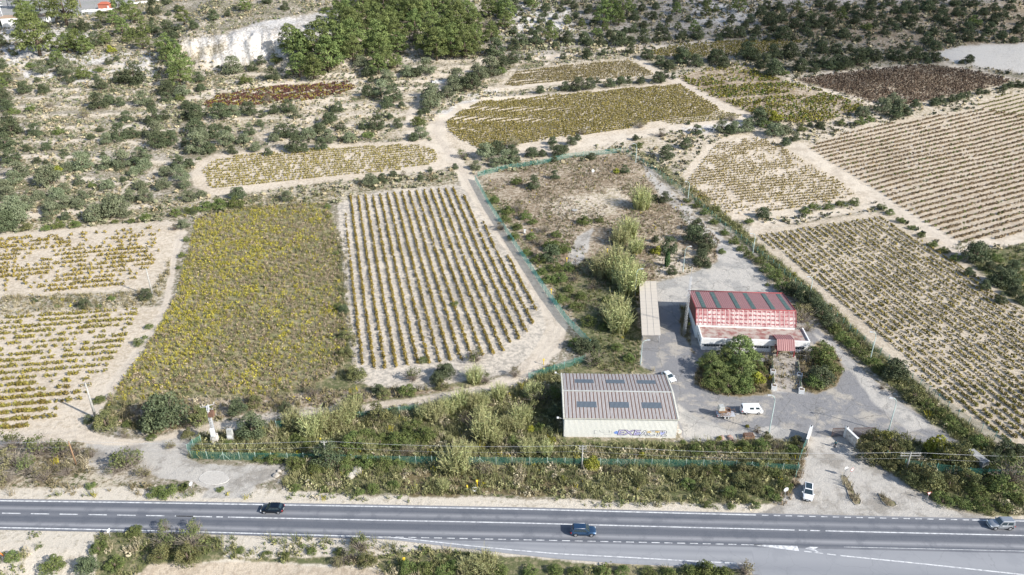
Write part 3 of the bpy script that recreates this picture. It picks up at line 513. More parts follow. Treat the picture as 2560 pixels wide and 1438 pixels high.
PLACES = [([(0, 0), (470, 0), (440, 130), (0, 215)], 'below the white house'), ([(430, 0), (880, 0), (860, 60), (700, 160), (430, 180)], 'beside the white quarry face'),
 ([(690, 0), (1290, 0), (1290, 175), (690, 210)], 'in the pine wood'), ([(1240, 0), (1720, 0), (1720, 130), (1240, 150)], 'above the far vineyards'), ([(1600, 0), (2560, 0), (2560, 125), (1600, 110)], 'on the upper right hillside'),
 ([(1600, 100), (2560, 100), (2560, 205), (1600, 205)], 'behind the right vineyards'), ([(870, 150), (1300, 130), (1300, 330), (870, 330)], 'by the upper track'), ([(1200, 150), (1720, 150), (1720, 260), (1200, 260)], 'between two olive vineyards'),
 ([(1550, 180), (2100, 180), (2100, 365), (1550, 365)], 'right of the round vineyard'), ([(2100, 190), (2560, 190), (2560, 320), (2100, 320)], 'above the striped vineyard'), ([(430, 180), (900, 180), (900, 285), (430, 285)], 'near the dark red vineyard'),
 ([(430, 260), (1080, 260), (1080, 400), (430, 400)], 'above the strip vineyard'), ([(0, 180), (480, 180), (480, 420), (0, 420)], 'on the left terraces'), ([(0, 380), (560, 380), (560, 560), (0, 620)], 'in the left olive grove'),
 ([(480, 380), (1180, 380), (1180, 520), (480, 540)], 'below the strip vineyard'), ([(1060, 340), (1900, 300), (1600, 420), (1180, 450)], 'behind the fenced plot'), ([(1180, 380), (1600, 380), (1800, 600), (1600, 700), (1400, 700)], 'in the dry fenced plot'),
 ([(1380, 600), (1620, 600), (1620, 935), (1450, 935)], 'left of the canopy'), ([(1600, 600), (1820, 560), (1820, 720), (1600, 700)], 'behind the concrete yard'), ([(1700, 830), (1960, 830), (1960, 1010), (1700, 1010)], 'before the red roofed building'), ([(1960, 830), (2130, 830), (2130, 1000), (1960, 1000)], 'right of the stairs'),
 ([(1560, 330), (2440, 540), (2440, 1120), (1900, 700)], 'along the yard fence'), ([(2300, 560), (2560, 560), (2560, 860), (2300, 700)], 'on the right edge bank'), ([(0, 560), (480, 560), (480, 1000), (0, 1000)], 'by the lower left vineyards'),
 ([(830, 560), (1000, 560), (1000, 1000), (830, 1000)], 'beside the weed field'), ([(230, 960), (700, 960), (700, 1100), (230, 1100)], 'below the weed field'), ([(700, 880), (1400, 880), (1400, 1010), (700, 1010)], 'below the row vineyard'),
 ([(470, 1000), (1410, 940), (1410, 1150), (470, 1160)], 'left of the warehouse'), ([(0, 1080), (480, 1080), (480, 1250), (0, 1250)], 'in the lower left scrub'), ([(480, 1140), (1400, 1140), (1400, 1250), (480, 1250)], 'on the road verge'), ([(1400, 1090), (2020, 1090), (2020, 1280), (1400, 1280)], 'before the warehouse and gate'),
 ([(2080, 1040), (2560, 1040), (2560, 1300), (2080, 1300)], 'right of the entrance'), ([(0, 1290), (2560, 1290), (2560, 1500), (0, 1500)], 'on the near roadside')]
def place(px, py):
    for poly, t in PLACES:
        if inpoly(poly, np.array([float(px)]), np.array([float(py)]))[0]: return t
    return 'at the edge of the fields'
ORD = ['first', 'second', 'third', 'fourth', 'fifth', 'sixth', 'seventh', 'eighth', 'ninth', 'tenth', 'eleventh', 'twelfth']
def plant_all(L):
    """L: (kind, px, py, width px, height factor): finds the ground under each, sizes it, and words its label"""
    G = W(np.array([q[1] for q in L]), np.array([q[2]+INFO[q[0]][3]*q[3]*q[4]*.92 for q in L])); out = []
    for q, p in zip(L, G):
        kind, px, py, wpx, hs = q; nm, cat, txt, k = INFO[kind]; s = F/(p[1]*CT+(H-p[2])*ST); d = wpx/s*(.62 if 1395 < px < 1715 and 1095 < py < 1126 else 1.12 if px > 1300 and py < 135 else 1.36 if kind == 'P' and px < 1500 and py < 500 else 1.2 if kind == 'P' else 1.22 if kind == 'R' else 1.25 if kind in 'ETG' and px > 2080 and py > 1050 else 1.36 if kind in 'DO' and py < 560 else 1.2 if kind in 'DOTBRC' or not 1170 < py < 1290 else 1.0)
        if kind in 'DO' and d < 4.4: nm, cat, txt = 'shrub', 'shrub', ('dark green' if kind == 'D' else 'grey green')+' round shrub'
        sz = 'very large' if d > 11 else 'large' if d > 7.5 else 'medium sized' if d > 4.8 else 'small' if d > 3.0 else 'tiny'
        out.append([kind, px, py, d, hs, p, nm, cat, sz+' '+txt, place(px, py)])
    grp = {}
    for r in out: grp.setdefault((r[8], r[9]), []).append(r)
    for (a, pl), rs in grp.items():
        rs.sort(key=lambda r: r[2]); n = len(rs); nb = max(1, math.ceil(n/9)); nb = min(nb, 4)
        names = {1: [''], 2: ['upper', 'lower'], 3: ['upper', 'middle', 'lower'], 4: ['topmost', 'upper', 'lower', 'lowest']}[nb]
        for bi in range(nb):
            sub = sorted(rs[bi*n//nb:(bi+1)*n//nb], key=lambda r: r[1])
            for i, r in enumerate(sub):
                pos = '' if n == 1 else ((ORD[i] if i < 12 else 'rightmost')+(' from the left, ' if i < 12 else ', ')+(names[bi]+' band, ' if nb > 1 else ''))
                r.append((pos+a+' '+pl, (a+' '+pl) if n > 1 else None))
    for kind, px, py, d, hs, p, nm, cat, a, pl, (lb, g) in out:
        me, tr = random.choice(KIND[kind]); rz = random.random()*6.28; szv = d*hs*random.uniform(.92, 1.1); w_ = lb.split()
        if len(w_) > 16: w_ = [q for q in w_ if q not in ('the', 'a', 'green')]
        lb = ' '.join(w_[:16])
        if tr is not None and d > 2.8:
            o = empty(nm, (p[0], p[1], p[2]-.1), rz, lb, cat, g); o.scale = (d, d, szv); link('crown', me, o); link('trunk', tr, o)
        else:
            o = link(nm, me, None, (p[0], p[1], p[2]-.08)); o.rotation_euler = (0, 0, rz); o.scale = (d, d, szv); tag(o, lb, cat, g)
TL = {}
TL[0] = '''P 230 130 120;P 500 110 210 1.1;P 210 200 140 1.1;P 300 330 230;P 160 20 120;P 300 50 90;P 850 160 80;P 900 70 110;P 1000 130 110;P 755 135 60;P 1375 150 90;P 1830 60 80;P 1250 370 100 1.2;P 1310 370 80;P 1240 430 80;P 1350 520 150;P 1350 600 150;P 500 350 110;P 600 340 120;P 640 370 100;P 790 300 80;P 920 230 100;P 1000 260 60;P 1080 240 80 1.2;P 1070 330 100;P 950 300 60;Y 835 378 70
P 2250 420 180;P 2180 350 160;P 2370 340 190;P 2450 470 180;P 2230 520 150;P 2340 540 150;P 2490 300 150;P 2540 180 150;P 2440 180 130;P 530 270 60;P 430 440 80
D 635 210 100;D 730 200 60;D 1150 80 100;D 1260 230 110;D 1335 215 50;D 1305 275 60;D 1145 220 80;D 1450 200 70;D 1590 125 80;D 1695 110 50;D 1135 150 40;D 1330 70 60;D 1255 105 40;D 1240 15 70;D 2120 60 60;D 1990 10 70;D 10 320 80;D 720 320 90;D 340 200 60;D 545 205 60
O 1740 510 130;D 1880 510 70;D 2030 570 100;D 1950 460 60;G 2060 450 90;D 1480 590 70;D 1250 680 110;D 1250 740 80;D 1390 790 70;O 1360 690 100;G 1340 730 70;D 755 640 80;D 1000 570 150;D 890 590 80;D 1010 620 70;G 730 520 70;O 500 520 120;D 520 590 80;G 630 560 120;O 310 520 90;D 335 675 80;D 190 670 90;D 280 600 40;D 740 780 110;D 815 755 80;O 1065 750 110;D 1130 780 50;D 945 885 75;D 1150 890 110;D 1225 870 70;D 1470 850 120;D 1640 840 140;O 1750 840 90;D 1860 835 100;D 1950 860 50;D 2045 830 70;D 2150 810 90;O 2210 860 70;B 2000 745 80;D 2510 810 80;D 90 970 140;D 270 985 90;D 50 1070 120;D 100 1175 110;D 680 1025 50;D 750 965 50;D 900 1010 120;D 1000 1000 90;O 800 1040 80;O 1170 990 130;D 1180 1060 120;D 1280 1050 100;D 1460 950 130;O 1490 1010 130;D 1380 1060 60;O 1480 1090 150;D 1560 1110 90;D 1600 1000 90;O 1690 1050 100;D 1700 970 60;O 1820 1040 90;D 1860 980 80;D 1940 930 50;O 2040 1030 80;D 2100 990 110;D 2190 1000 90;O 2300 1010 110;D 2200 1090 130;D 2380 960 90;D 2450 900 90;D 2480 880 60;O 2440 1030 100;D 2390 1090 80;O 1900 1100 80;D 1735 1130 60;D 480 1145 50;O 150 1280 130;O 110 1330 100;D 285 1200 50;D 345 1210 40;O 500 1250 90;O 620 1220 140;D 640 1160 60;O 370 1320 160;Y 430 1270 80;O 590 1350 70;O 810 1230 100;D 770 1160 50;O 920 1210 120;D 1060 1180 130;O 1080 1240 100;O 1000 1280 80;O 1240 1280 100;D 1340 1220 110;D 1410 1220 70;O 1350 1310 110;O 1380 1370 80;O 800 1380 100;D 920 1340 50;O 480 1410 80;O 40 1400 120;D 20 720 120;D 60 790 90;O 1220 1380 100;O 1050 1380 90;D 720 580 50;D 60 880 60;D 1170 570 50;D 1500 660 60;B 630 850 90;B 380 780 70;G 1830 600 90;G 1180 330 70;D 870 440 40;D 810 465 50;D 460 440 40;D 380 490 60;G 230 490 70;D 110 400 50;G 40 560 80;D 60 600 70;P 20 640 70;D 20 490 70;G 110 830 80;G 230 810 70;D 900 770 60;D 350 1100 60;D 210 1110 60;G 440 980 80;D 1380 860 60;D 1640 950 50;D 2000 1140 60;D 2270 1110 60;G 690 1380 60'''
TL[1] = '''P 180 60 170;P 60 130 120;P 330 60 150;P 440 120 170;P 100 230 170;P 90 330 180;P 100 400 150;P 290 240 180;P 280 340 180;P 300 390 150;P 420 300 150;P 430 350 130;P 540 130 170;P 600 60 150;P 690 60 130;P 500 50 140;P 760 30 130;P 850 60 120;P 870 150 150;P 780 180 130;P 950 110 120;P 1000 180 120;P 700 270 180;P 660 350 170;P 720 390 160;P 820 260 160;P 830 360 170;P 900 290 150;P 930 380 150;P 1010 290 110;P 1000 360 120;P 1110 90 120;P 1180 90 110;P 1240 110 120;P 1230 180 110;P 230 10 150;P 400 10 150;P 560 20 130;B 1120 180 110;B 690 150 80;P 1130 280 110;P 380 190 130;P 560 210 130;P 200 160 130;P 10 60 110;P 640 120 120;B 560 290 100;P 340 480 140;P 290 510 110;P 430 470 80;P 0 380 120
P 1570 270 110 1.2;P 1690 160 60;P 1800 180 60;P 1960 130 170;P 2070 150 110;P 2100 60 180;P 2000 40 120;P 1430 40 110;P 2500 80 80;P 2510 200 60;P 1970 210 60;G 1910 240 90
D 210 540 90;O 350 590 100;O 500 540 100;D 560 550 80;O 640 510 130;D 235 595 50;O 160 470 90;D 210 690 90;O 310 680 120;D 400 730 120;D 350 780 90;D 460 785 50;O 680 700 150;O 670 760 130;O 800 700 100;O 850 640 120;O 880 590 130;D 980 620 130;O 1030 560 130;O 1120 530 140;D 1210 490 90;G 1200 530 80;D 1290 440 90;D 1160 380 130;D 1350 310 110;D 1290 350 80;D 1460 300 110;D 1290 240 60;D 1420 240 60;D 1700 290 110;D 1820 290 110;D 2080 300 140;D 2160 310 90;D 2260 290 110;D 2360 290 80;D 2430 280 80;D 2530 280 80;D 1960 395 60;D 2000 360 30;D 1660 425 50;D 1405 440 40;D 1840 410 80;D 2160 380 70;D 2285 415 90;D 2540 420 100;D 2450 490 80;D 2380 470 70;D 1910 605 45;D 2090 605 70;D 2150 605 45;D 2370 590 90;D 2420 565 50;D 2480 575 40;D 2235 605 60;D 1680 655 70;D 1770 645 100;D 1860 640 80;D 1490 680 60;D 2010 630 70;G 580 910 110;O 600 1000 100;D 550 1030 60;D 640 830 60;D 600 840 50;D 890 750 40;D 375 870 50;D 430 930 70;D 180 940 70;D 280 940 100;G 210 1010 90;O 70 1030 90;D 10 950 70
T 910 1150 90;O 1010 1240 70;O 1090 1140 130;D 1180 1120 120;O 1230 1180 120;D 1280 1130 90;D 1300 1190 80;D 1430 1140 90;D 1510 1145 60;D 1580 1060 60;D 1590 1095 60;D 1720 1060 70;D 1630 1140 90;D 1670 1110 60;D 1770 1030 50;O 1150 1220 70;D 395 1300 60;O 230 1350 100;D 320 1340 60;B 470 1300 60;D 670 1265 40;D 855 1250 50;D 600 1330 50;D 1440 1375 90;D 1600 1315 60;B 2230 930 90;Y 2055 1280 45;D 2120 1270 60;G 2210 1080 80;D 2200 1030 50;D 2430 1150 100;D 1870 1170 60;G 1310 1350 90;D 1590 1190 50;B 1290 1070 110;B 1800 985 70;B 2390 1000 80;D 1850 320 80;D 1940 310 90;D 2010 260 80;D 1600 340 60;D 1530 60 90;D 1600 130 60;D 1650 70 70;D 1740 50 80;D 1850 80 80;D 1500 150 70;D 1370 150 60;D 1300 60 80;D 1350 100 50;D 1560 180 60;D 1750 120 60;D 1880 170 60;D 2190 130 80;D 2260 190 60;D 2330 130 70;D 2380 210 70;D 2250 60 80;D 2350 50 70;D 2450 150 60;D 2420 230 60;D 2180 220 80;D 1480 220 60;D 1230 30 70;D 1530 110 50;D 2120 230 60;D 2500 30 70;D 1400 10 80;D 1680 10 90'''
TL[2] = '''P 190 95 80;P 430 50 120;P 870 60 80;P 1190 120 90;P 265 75 50;P 100 220 90;P 200 20 80;P 960 130 70
D 130 260 110;D 20 260 80;D 210 180 70;D 350 250 110;D 290 290 60;D 440 250 100;D 560 240 80;D 660 160 120;D 750 140 100;D 850 180 120;D 700 210 100;D 760 260 130;D 930 220 90;D 970 260 60;D 1000 170 130;D 1060 150 90;D 1110 190 90;D 1390 110 120;D 1300 90 80;G 1380 200 90;D 1215 255 110;D 1650 80 90;D 1680 50 70;D 1590 80 70;D 1500 120 70;D 1730 130 80;D 1700 180 90;D 1840 50 120;D 1870 10 90;D 1950 80 80;D 2040 20 90;D 1740 80 70;D 2180 30 90;G 2180 160 110;D 2140 220 100;D 2330 150 90;D 2400 110 80;D 2450 50 80;D 2510 220 90;D 2540 170 70;D 2300 220 100;D 2130 280 100;D 2000 300 80;D 1930 130 110;D 1980 170 80;D 1880 240 90;D 1830 300 110;D 1900 350 100;D 1680 350 60;D 1600 210 60;D 1520 240 70;D 1450 190 60;D 1330 300 50;D 1420 30 90;D 1560 20 80;D 1050 320 90;D 1050 370 110;D 1160 370 100;D 1260 365 70;D 820 390 150;D 940 410 60;D 700 410 110;D 500 400 150;D 560 430 80;D 620 480 100;D 270 430 120;D 320 480 80;D 30 440 110;D 120 470 90;D 700 530 130;G 780 540 70;D 900 500 110;D 1000 460 80;D 1000 520 70;D 1070 480 80;D 1120 490 90;D 1160 460 70;D 1230 490 100;D 1180 500 70;D 1320 450 130;D 1400 400 90;D 1450 430 90;D 1560 420 70;D 1630 430 90;D 1740 420 100;D 1820 420 60;D 1900 440 80;D 1840 460 50;D 2145 450 70;D 2090 465 40;D 1560 370 40;D 1230 60 80;D 1120 60 90;D 1030 30 80;D 600 100 90;D 520 150 80;D 380 150 80;D 740 60 90;D 640 50 80;D 1500 50 70;D 1620 140 70;D 1560 170 60;D 1780 230 70;D 1400 260 60;D 1100 250 70;D 2050 100 80;D 2250 90 80;D 2100 100 70;D 2240 290 70;D 2390 270 80;D 2480 300 70;D 2030 220 70;D 1300 160 80;D 60 150 60;D 480 190 70;D 900 120 80;D 2330 60 80;D 540 290 60;D 650 290 60;D 840 290 50
O 1500 800 120;O 1580 760 90;O 1630 790 90;D 1600 850 100;O 1355 840 100;D 1750 785 65;D 1690 840 70;D 1890 770 65;D 1940 755 60;D 2010 745 60;D 2055 740 50;D 2090 725 50;D 2125 715 45;D 2225 690 50;D 2275 690 40;D 2405 660 45;D 2450 640 50;D 2505 635 50;D 2555 640 50
D 570 900 120;D 600 860 90;Y 710 880 100;G 640 930 110;O 490 950 100;O 410 960 100;O 310 960 90;D 370 970 80;O 700 980 130;O 770 980 100;B 380 880 80;D 850 1030 70;D 965 930 40;D 1040 940 60;D 120 980 70;D 40 1080 80;D 60 920 30;G 900 960 70;G 1340 910 90;G 1410 890 70;G 1200 915 60;D 780 1070 70'''
TL[3] = '''O 850 110 200;O 720 170 140;O 930 160 90;O 390 110 110;O 500 90 100;O 585 90 90;O 390 140 100;O 200 80 100;O 90 180 180;D 60 240 150;O 120 110 150;E 200 260 90;O 350 190 60;D 490 185 60;G 860 220 50;O 1090 40 100;O 980 40 90;O 1410 40 90;O 1500 20 70;O 1370 240 100;B 1195 110 50;G 1390 355 50;G 1360 470 60;G 1330 560 40;D 1090 770 90;D 635 835 90;D 260 810 45;G 1110 1000 60;G 1035 1120 80;G 1080 1080 40;G 2440 110 50;O 2140 40 80;D 1770 20 110;G 1640 90 120;G 1760 90 110;G 1530 110 110;G 1420 130 90;G 1310 160 80;O 430 20 110;O 300 30 90;O 620 40 80;O 60 20 110;G 560 240 90;G 440 250 90;G 340 270 70;G 1090 190 80;G 980 215 60;D 1440 150 50;B 1300 270 60;G 830 790 60;G 740 850 40;G 430 850 50;G 2450 180 40;G 2500 460 50;G 2520 850 70'''
TL[4] = '''G 1150 60 80;G 1250 140 90;B 1330 120 100;G 1430 220 80;B 1200 260 90;G 1290 330 90;G 1420 330 80;B 1520 280 90;G 1600 560 120;G 1550 650 90;B 1750 640 90;G 1700 560 90;G 1480 500 110;B 1880 700 90;G 1790 770 90;R 2240 70 140 1.2;R 2140 290 150;R 2080 350 130;R 2200 410 120;R 1950 570 180;R 2080 600 200;R 2050 530 180;R 2150 680 200;R 2180 600 140;R 2060 880 180;R 2070 970 190;R 2000 930 120
G 1640 410 150;D 1570 470 140;G 1560 400 110;G 1630 640 120;D 2445 420 125;C 2432 500 130;D 2470 590 80;D 2345 355 60;D 2415 55 75;D 2345 50 50;G 1820 215 100;G 1930 210 70;Y 2350 440 80;T 1900 1240 170;D 1800 1150 130;D 1880 1150 120;G 1740 1120 90;E 50 1060 110;E 40 1190 110;E 130 1350 150;D 30 880 80;T 1010 1220 150;T 540 1360 150;D 780 1330 150;D 720 1390 110;R 1000 1370 130;T 1080 1390 110;B 1300 1350 100;G 1380 180 90;G 1320 260 80;G 1230 200 80;G 1500 590 90;G 1390 450 80;G 1650 800 110;G 1760 850 110;G 1850 960 120;G 1700 720 80;B 2300 540 80;D 2170 490 60;G 850 830 60;G 620 1250 70;G 1610 320 80;B 1480 370 90;G 1960 1000 80;G 2060 1150 90;G 2150 1230 90;G 1980 800 70'''
TL[5] = '''D 120 260 110;D 100 330 150;D 190 380 130;D 150 500 130;D 170 440 100;D 200 540 70;D 615 165 90;G 510 215 70;D 2200 460 190;D 2370 640 170;D 2450 660 150;G 2520 640 90;G 2350 490 90;D 2470 560 90;D 2540 800 90;D 2480 740 100;D 2300 560 90
P 430 1190 230 .82;P 220 1270 170 .8;P 270 1350 200 .6;P 450 1330 230 .65;P 530 1250 150 .75;P 350 1430 200 .5;D 275 1120 85 .8;P 330 1240 170 .7;Y 575 1390 110;G 240 1420 150;G 470 1440 160;G 600 1330 90;G 1050 1200 190 1.2;D 1040 1370 200 .8;G 1120 1310 160;G 1000 1400 150;B 910 920 170 1.2;B 950 1010 100
G 590 510 90;G 640 570 100;G 700 630 110;G 760 700 120;D 830 740 130;D 900 780 130;D 980 800 130;D 1000 860 120;D 1050 900 130;G 900 860 120;D 1100 970 120;G 1150 1010 110;G 1200 1080 110;G 1270 1130 100;G 1330 1190 110;G 1400 1250 100;D 1600 1340 190;G 1490 1320 110;G 330 300 70;G 400 370 80;G 460 420 80;G 510 470 80;G 250 220 70;G 180 150 70;G 120 100 70;G 50 60 60;G 1460 1270 80;G 1000 110 90;G 1100 110 80;G 1200 90 90;G 1290 80 80;G 930 140 80;G 1500 110 70;G 1560 150 70;G 1640 210 70;G 1720 260 60;G 1790 320 60;G 1880 390 70;G 1960 430 80;G 2050 490 80;D 2150 600 80;D 2260 700 90;D 2380 800 90;B 30 460 80;G 650 690 40;G 310 440 60;B 680 1260 90;B 900 1310 80'''
TL[6] = '''D 1250 230 330 .95;D 1150 300 160;E 1500 260 160;G 1540 200 110;E 790 280 170;G 740 120 90;D 670 270 80;D 1780 190 130;E 1900 140 120;D 1880 320 220;D 2130 180 100;T 940 570 260 .8;T 870 620 150;T 1020 560 140;T 100 440 210;T 300 470 230;T 450 500 180;B 100 560 220;B 500 640 160;B 560 500 140;T 200 620 200;B 330 680 160;B 60 700 160;T 1240 1150 180 1.1;T 1430 1150 230 1.1;T 1460 1060 110 1.3;T 1230 1060 110 1.2;E 1200 1270 160;E 1400 1270 180;G 740 1220 120;D 660 1350 170;G 860 1340 140;G 400 1350 170;G 1250 780 180;G 1150 810 120;G 1370 760 90;D 2450 540 220;G 2380 610 150;G 2200 600 140;G 2050 560 120;G 1950 540 110;G 2300 560 120;R 2180 270 140;R 2330 330 180;R 2450 290 160;R 2530 270 120;G 1000 1090 110;G 100 1290 110;B 680 520 120;G 680 750 90;B 1080 660 130;G 1640 780 70;B 2330 60 120;G 2260 450 110;G 2200 410 110;G 1700 430 60;B 1270 460 90;G 950 300 70;B 930 380 90;G 1130 400 70;G 1790 1240 70;G 1990 1270 80;G 2120 1280 80;G 2320 1250 70;G 2530 1250 90;B 2520 1330 110;G 2410 780 80;G 2200 770 90;E 1400 380 90'''
TL[7] = '''R 90 200 170;R 40 260 130;R 620 230 100;R 700 220 150;R 800 180 130;R 900 130 130;R 990 140 120;R 1060 130 110;R 1180 80 120;R 1060 230 120 1.2;R 1080 350 200;R 1150 400 120;R 1240 310 110;R 1350 240 150;R 820 420 60;R 900 490 120;R 980 510 100;R 860 580 220;R 1400 490 130;R 1530 500 110;R 230 470 100;R 150 440 80;R 770 760 95;R 1330 320 90
T 1480 90 200;R 1440 80 130;G 1580 80 120;E 290 240 200;D 400 220 100;G 100 430 180;G 200 400 150;G 300 430 140;G 420 410 150;G 550 330 170;G 640 380 150;G 500 420 130;G 80 560 150;G 200 580 150;G 50 640 130;G 330 600 130;G 430 600 110;Y 1870 600 120;B 500 510 130;E 120 110 110;E 330 80 100;D 290 50 100;G 500 60 130;E 760 10 100;T 150 1190 170 1.1;T 80 1280 150;E 200 1310 130;R 1080 1350 200 .7;R 960 1360 150 .7;G 1200 1390 110;G 500 1370 130;G 640 1370 140;G 780 1390 140;G 850 1350 90;G 1420 1390 120;G 1600 1380 110;G 1750 1400 110;G 1950 1400 110;G 2100 1390 100;G 2300 1410 110;G 2450 1410 100;G 1650 470 110;G 1780 440 100;G 1900 450 110;G 2010 470 110;G 2130 460 100;G 2260 470 120;G 2400 460 110;G 2500 480 90;Y 1580 430 60;Y 1420 340 60;Y 2250 535 60;Y 1665 705 60;B 1090 640 120;E 2230 720 110;B 2050 650 90;G 400 750 110;G 250 780 110;G 150 800 90;E 1440 180 110;G 1500 330 100;G 1290 420 90;E 1150 470 90;D 1590 230 110;D 1560 330 90;B 940 260 130;B 950 390 90'''
TL[8] = '''E 1430 420 150;E 1400 500 200;E 1550 480 190;Y 1540 380 85;E 1660 480 140;Y 1910 490 190;E 2020 540 240;E 2130 570 150;E 1780 660 230;E 1860 730 180;E 1720 720 120;T 2450 660 290 .9;G 2380 760 200;T 2560 640 180;E 1740 80 160;G 1830 150 100;G 2220 430 120;D 2400 500 130;D 2520 490 120;D 2330 560 90;E 480 620 160;E 460 700 180;E 640 620 150;G 700 650 120;E 810 620 110;G 780 740 130;E 560 760 150;G 300 640 150;E 200 660 130;E 100 640 120;G 60 740 130;E 180 780 140;G 360 800 130;G 650 800 130;E 470 840 120;G 720 850 90;G 820 490 110;B 720 470 110;G 600 450 130;G 480 470 120;G 350 460 120;G 230 470 120;G 120 480 120;E 650 390 80;G 20 430 90;E 870 420 90;G 900 500 60;B 570 350 70;B 480 1380 150;G 200 1380 160;G 80 1390 140;G 330 1400 120;Y 500 320 30;G 1920 220 110;G 2010 290 110;G 2080 350 100;G 1950 860 140;G 2100 880 130;G 2250 900 130;G 2400 900 120;G 2520 850 110;E 2000 740 140;E 2150 700 150;G 2200 800 140;E 1550 600 110;E 1640 600 100;Y 290 410 40;Y 430 490 60;Y 20 430 60;G 560 900 90;G 380 910 80;G 200 900 80;B 900 560 70;B 890 640 70;G 2300 660 100;B 1500 30 60'''
TR = []
for r, txt in TL.items():
    ox, oy = ZX[r]
    for it in txt.replace('\n', ';').split(';'):
        q = it.split()
        if len(q) < 4: continue
        TR.append((q[0], ox+float(q[1])/2.977, oy+float(q[2])/2.977, float(q[3])/2.977, float(q[4]) if len(q) > 4 else 1.0))
plant_all(TR)
# ---------------------------------------------------------------- many small plants
def tuft(n, r, h, leaf, up=.6):
    a = rng.random(n)*2*PI; rr = r*np.sqrt(rng.random(n)); z = h*rng.random(n)**.8; d = unit(np.stack([np.cos(a)*.8, np.sin(a)*.8, np.full(n, up)], 1)+.6*rng.normal(size=(n, 3)))
    return quads(np.stack([rr*np.cos(a), rr*np.sin(a), z+.02], 1), d, leaf*rng.uniform(.7, 1.3, n))
def blades(n, r, h, wd):
    a = rng.random(n)*2*PI; rr = r*np.sqrt(rng.random(n)); p = np.stack([rr*np.cos(a), rr*np.sin(a), a*0], 1); e = p+np.stack([rng.normal(size=n)*r*.7, rng.normal(size=n)*r*.7, h*rng.uniform(.6, 1.1, n)], 1)
    s = np.stack([-np.sin(a*5), np.cos(a*5), a*0], 1)*wd; return np.stack([p-s, p+s, e+s*.4, e-s*.4], 1)
def scatter(name, templates, pos, sc, col, label, cat, jit=.25, rot=True, gname=None):
    Q, K = [], []; n = len(pos); which = rng.integers(0, len(templates), n); a = rng.random(n)*2*PI
    for i, T in enumerate(templates):
        m = which == i; c, s = np.cos(a[m]), np.sin(a[m]); t = T[None]
        x = t[..., 0]*c[:, None, None]-t[..., 1]*s[:, None, None]; y = t[..., 0]*s[:, None, None]+t[..., 1]*c[:, None, None]; z = np.broadcast_to(t[..., 2], x.shape)
        q = np.stack([x, y, z], -1)*sc[m][:, None, None, None]+pos[m][:, None, None, :]; Q.append(q.reshape(-1, 4, 3))
        k = np.repeat(col[m], T.shape[0], 0); K.append(k*(1+jit*rng.uniform(-1, 1, (len(k), 1))))
    o = link(name, qmesh(name, np.concatenate(Q), np.clip(np.concatenate(K), .01, .9))); return tag(o, label, cat, gname, 'stuff')
def world_pts(poly, dens, extra=None, minn=None):
    """even scatter (dens per m2) over the ground seen inside a pixel polygon"""
    P = np.array(poly, float); c = W(P[:, 0], P[:, 1]); x0, x1 = c[:, 0].min()-8, c[:, 0].max()+8; y0, y1 = c[:, 1].min()-8, c[:, 1].max()+12
    n = int((x1-x0)*(y1-y0)*dens); x = rng.uniform(x0, x1, n); y = rng.uniform(y0, y1, n); z = hgt(x, y); px, py = proj(x, y, z); m = inpoly(poly, px, py)
    return np.stack([x, y, z], 1)[m], px[m], py[m]
def ramp2(n, a, b): k = rng.random((n, 1)); return np.array(a)*(1-k)+np.array(b)*k
VT = [tuft(17, .34, .62, .125) for _ in range(6)]; VF = [tuft(9, .45, .6, .25) for _ in range(4)]
# vineyards: (field, direction px pair, row spacing m, step m, gap probability, kind, colours, size, inner polygon shrink)
FIN = dict(FLD)
FIN['A'] = [(-80, 605), (120, 590), (300, 572), (400, 566), (400, 640), (360, 690), (325, 710), (150, 728), (-80, 735)]
FIN['B'] = [(-80, 800), (150, 782), (345, 768), (340, 810), (300, 870), (265, 930), (225, 985), (180, 1025), (120, 1060), (-80, 1085)]
FIN['D'] = [(862, 494), (1138, 470), (1175, 505), (1230, 590), (1290, 670), (1338, 760), (1342, 800), (1300, 850), (1250, 885), (1160, 900), (1060, 912), (1000, 918), (940, 925), (900, 908), (880, 700), (865, 560)]
FIN['E'] = [(505, 425), (540, 400), (650, 382), (800, 372), (1050, 362), (1090, 378), (1092, 408), (1000, 425), (800, 445), (600, 468), (525, 470)]
FIN['G'] = [(1118, 305), (1150, 280), (1205, 255), (1400, 238), (1600, 220), (1700, 213), (1795, 270), (1798, 285), (1650, 302), (1560, 325), (1400, 345), (1200, 375), (1150, 350), (1120, 325)]
FIN['I'] = [(1262, 213), (1290, 182), (1400, 167), (1570, 150), (1642, 188), (1500, 200), (1400, 207), (1280, 216)]
FIN['P'] = [(1715, 460), (1745, 420), (1775, 378), (1800, 358), (1880, 346), (1930, 352), (2000, 397), (2080, 440), (2140, 488), (2060, 510), (1960, 528), (1870, 538), (1790, 528), (1740, 490)]
FIN['Q'] = [(1888, 592), (2000, 572), (2160, 550), (2205, 542), (2400, 665), (2600, 810), (2640, 1180), (2500, 1100), (2400, 1025), (2300, 940), (2180, 830), (2080, 735), (1960, 640)]
FIN['N'] = [(2020, 370), (2103, 338), (2204, 314), (2305, 296), (2460, 274), (2640, 300), (2640, 585), (2470, 600), (2412, 612), (2300, 550), (2160, 455), (2060, 395)]
FIN['RED'] = [(508, 262), (540, 242), (600, 228), (740, 213), (868, 205), (888, 217), (870, 232), (760, 252), (600, 266), (520, 270)]
FIN['G2'] = [(1655, 305), (1800, 278), (1865, 292), (1780, 305), (1680, 312)]
YG, YG2 = (.20, .165, .03), (.32, .25, .055); BR, BR2 = (.17, .11, .06), (.26, .18, .10)
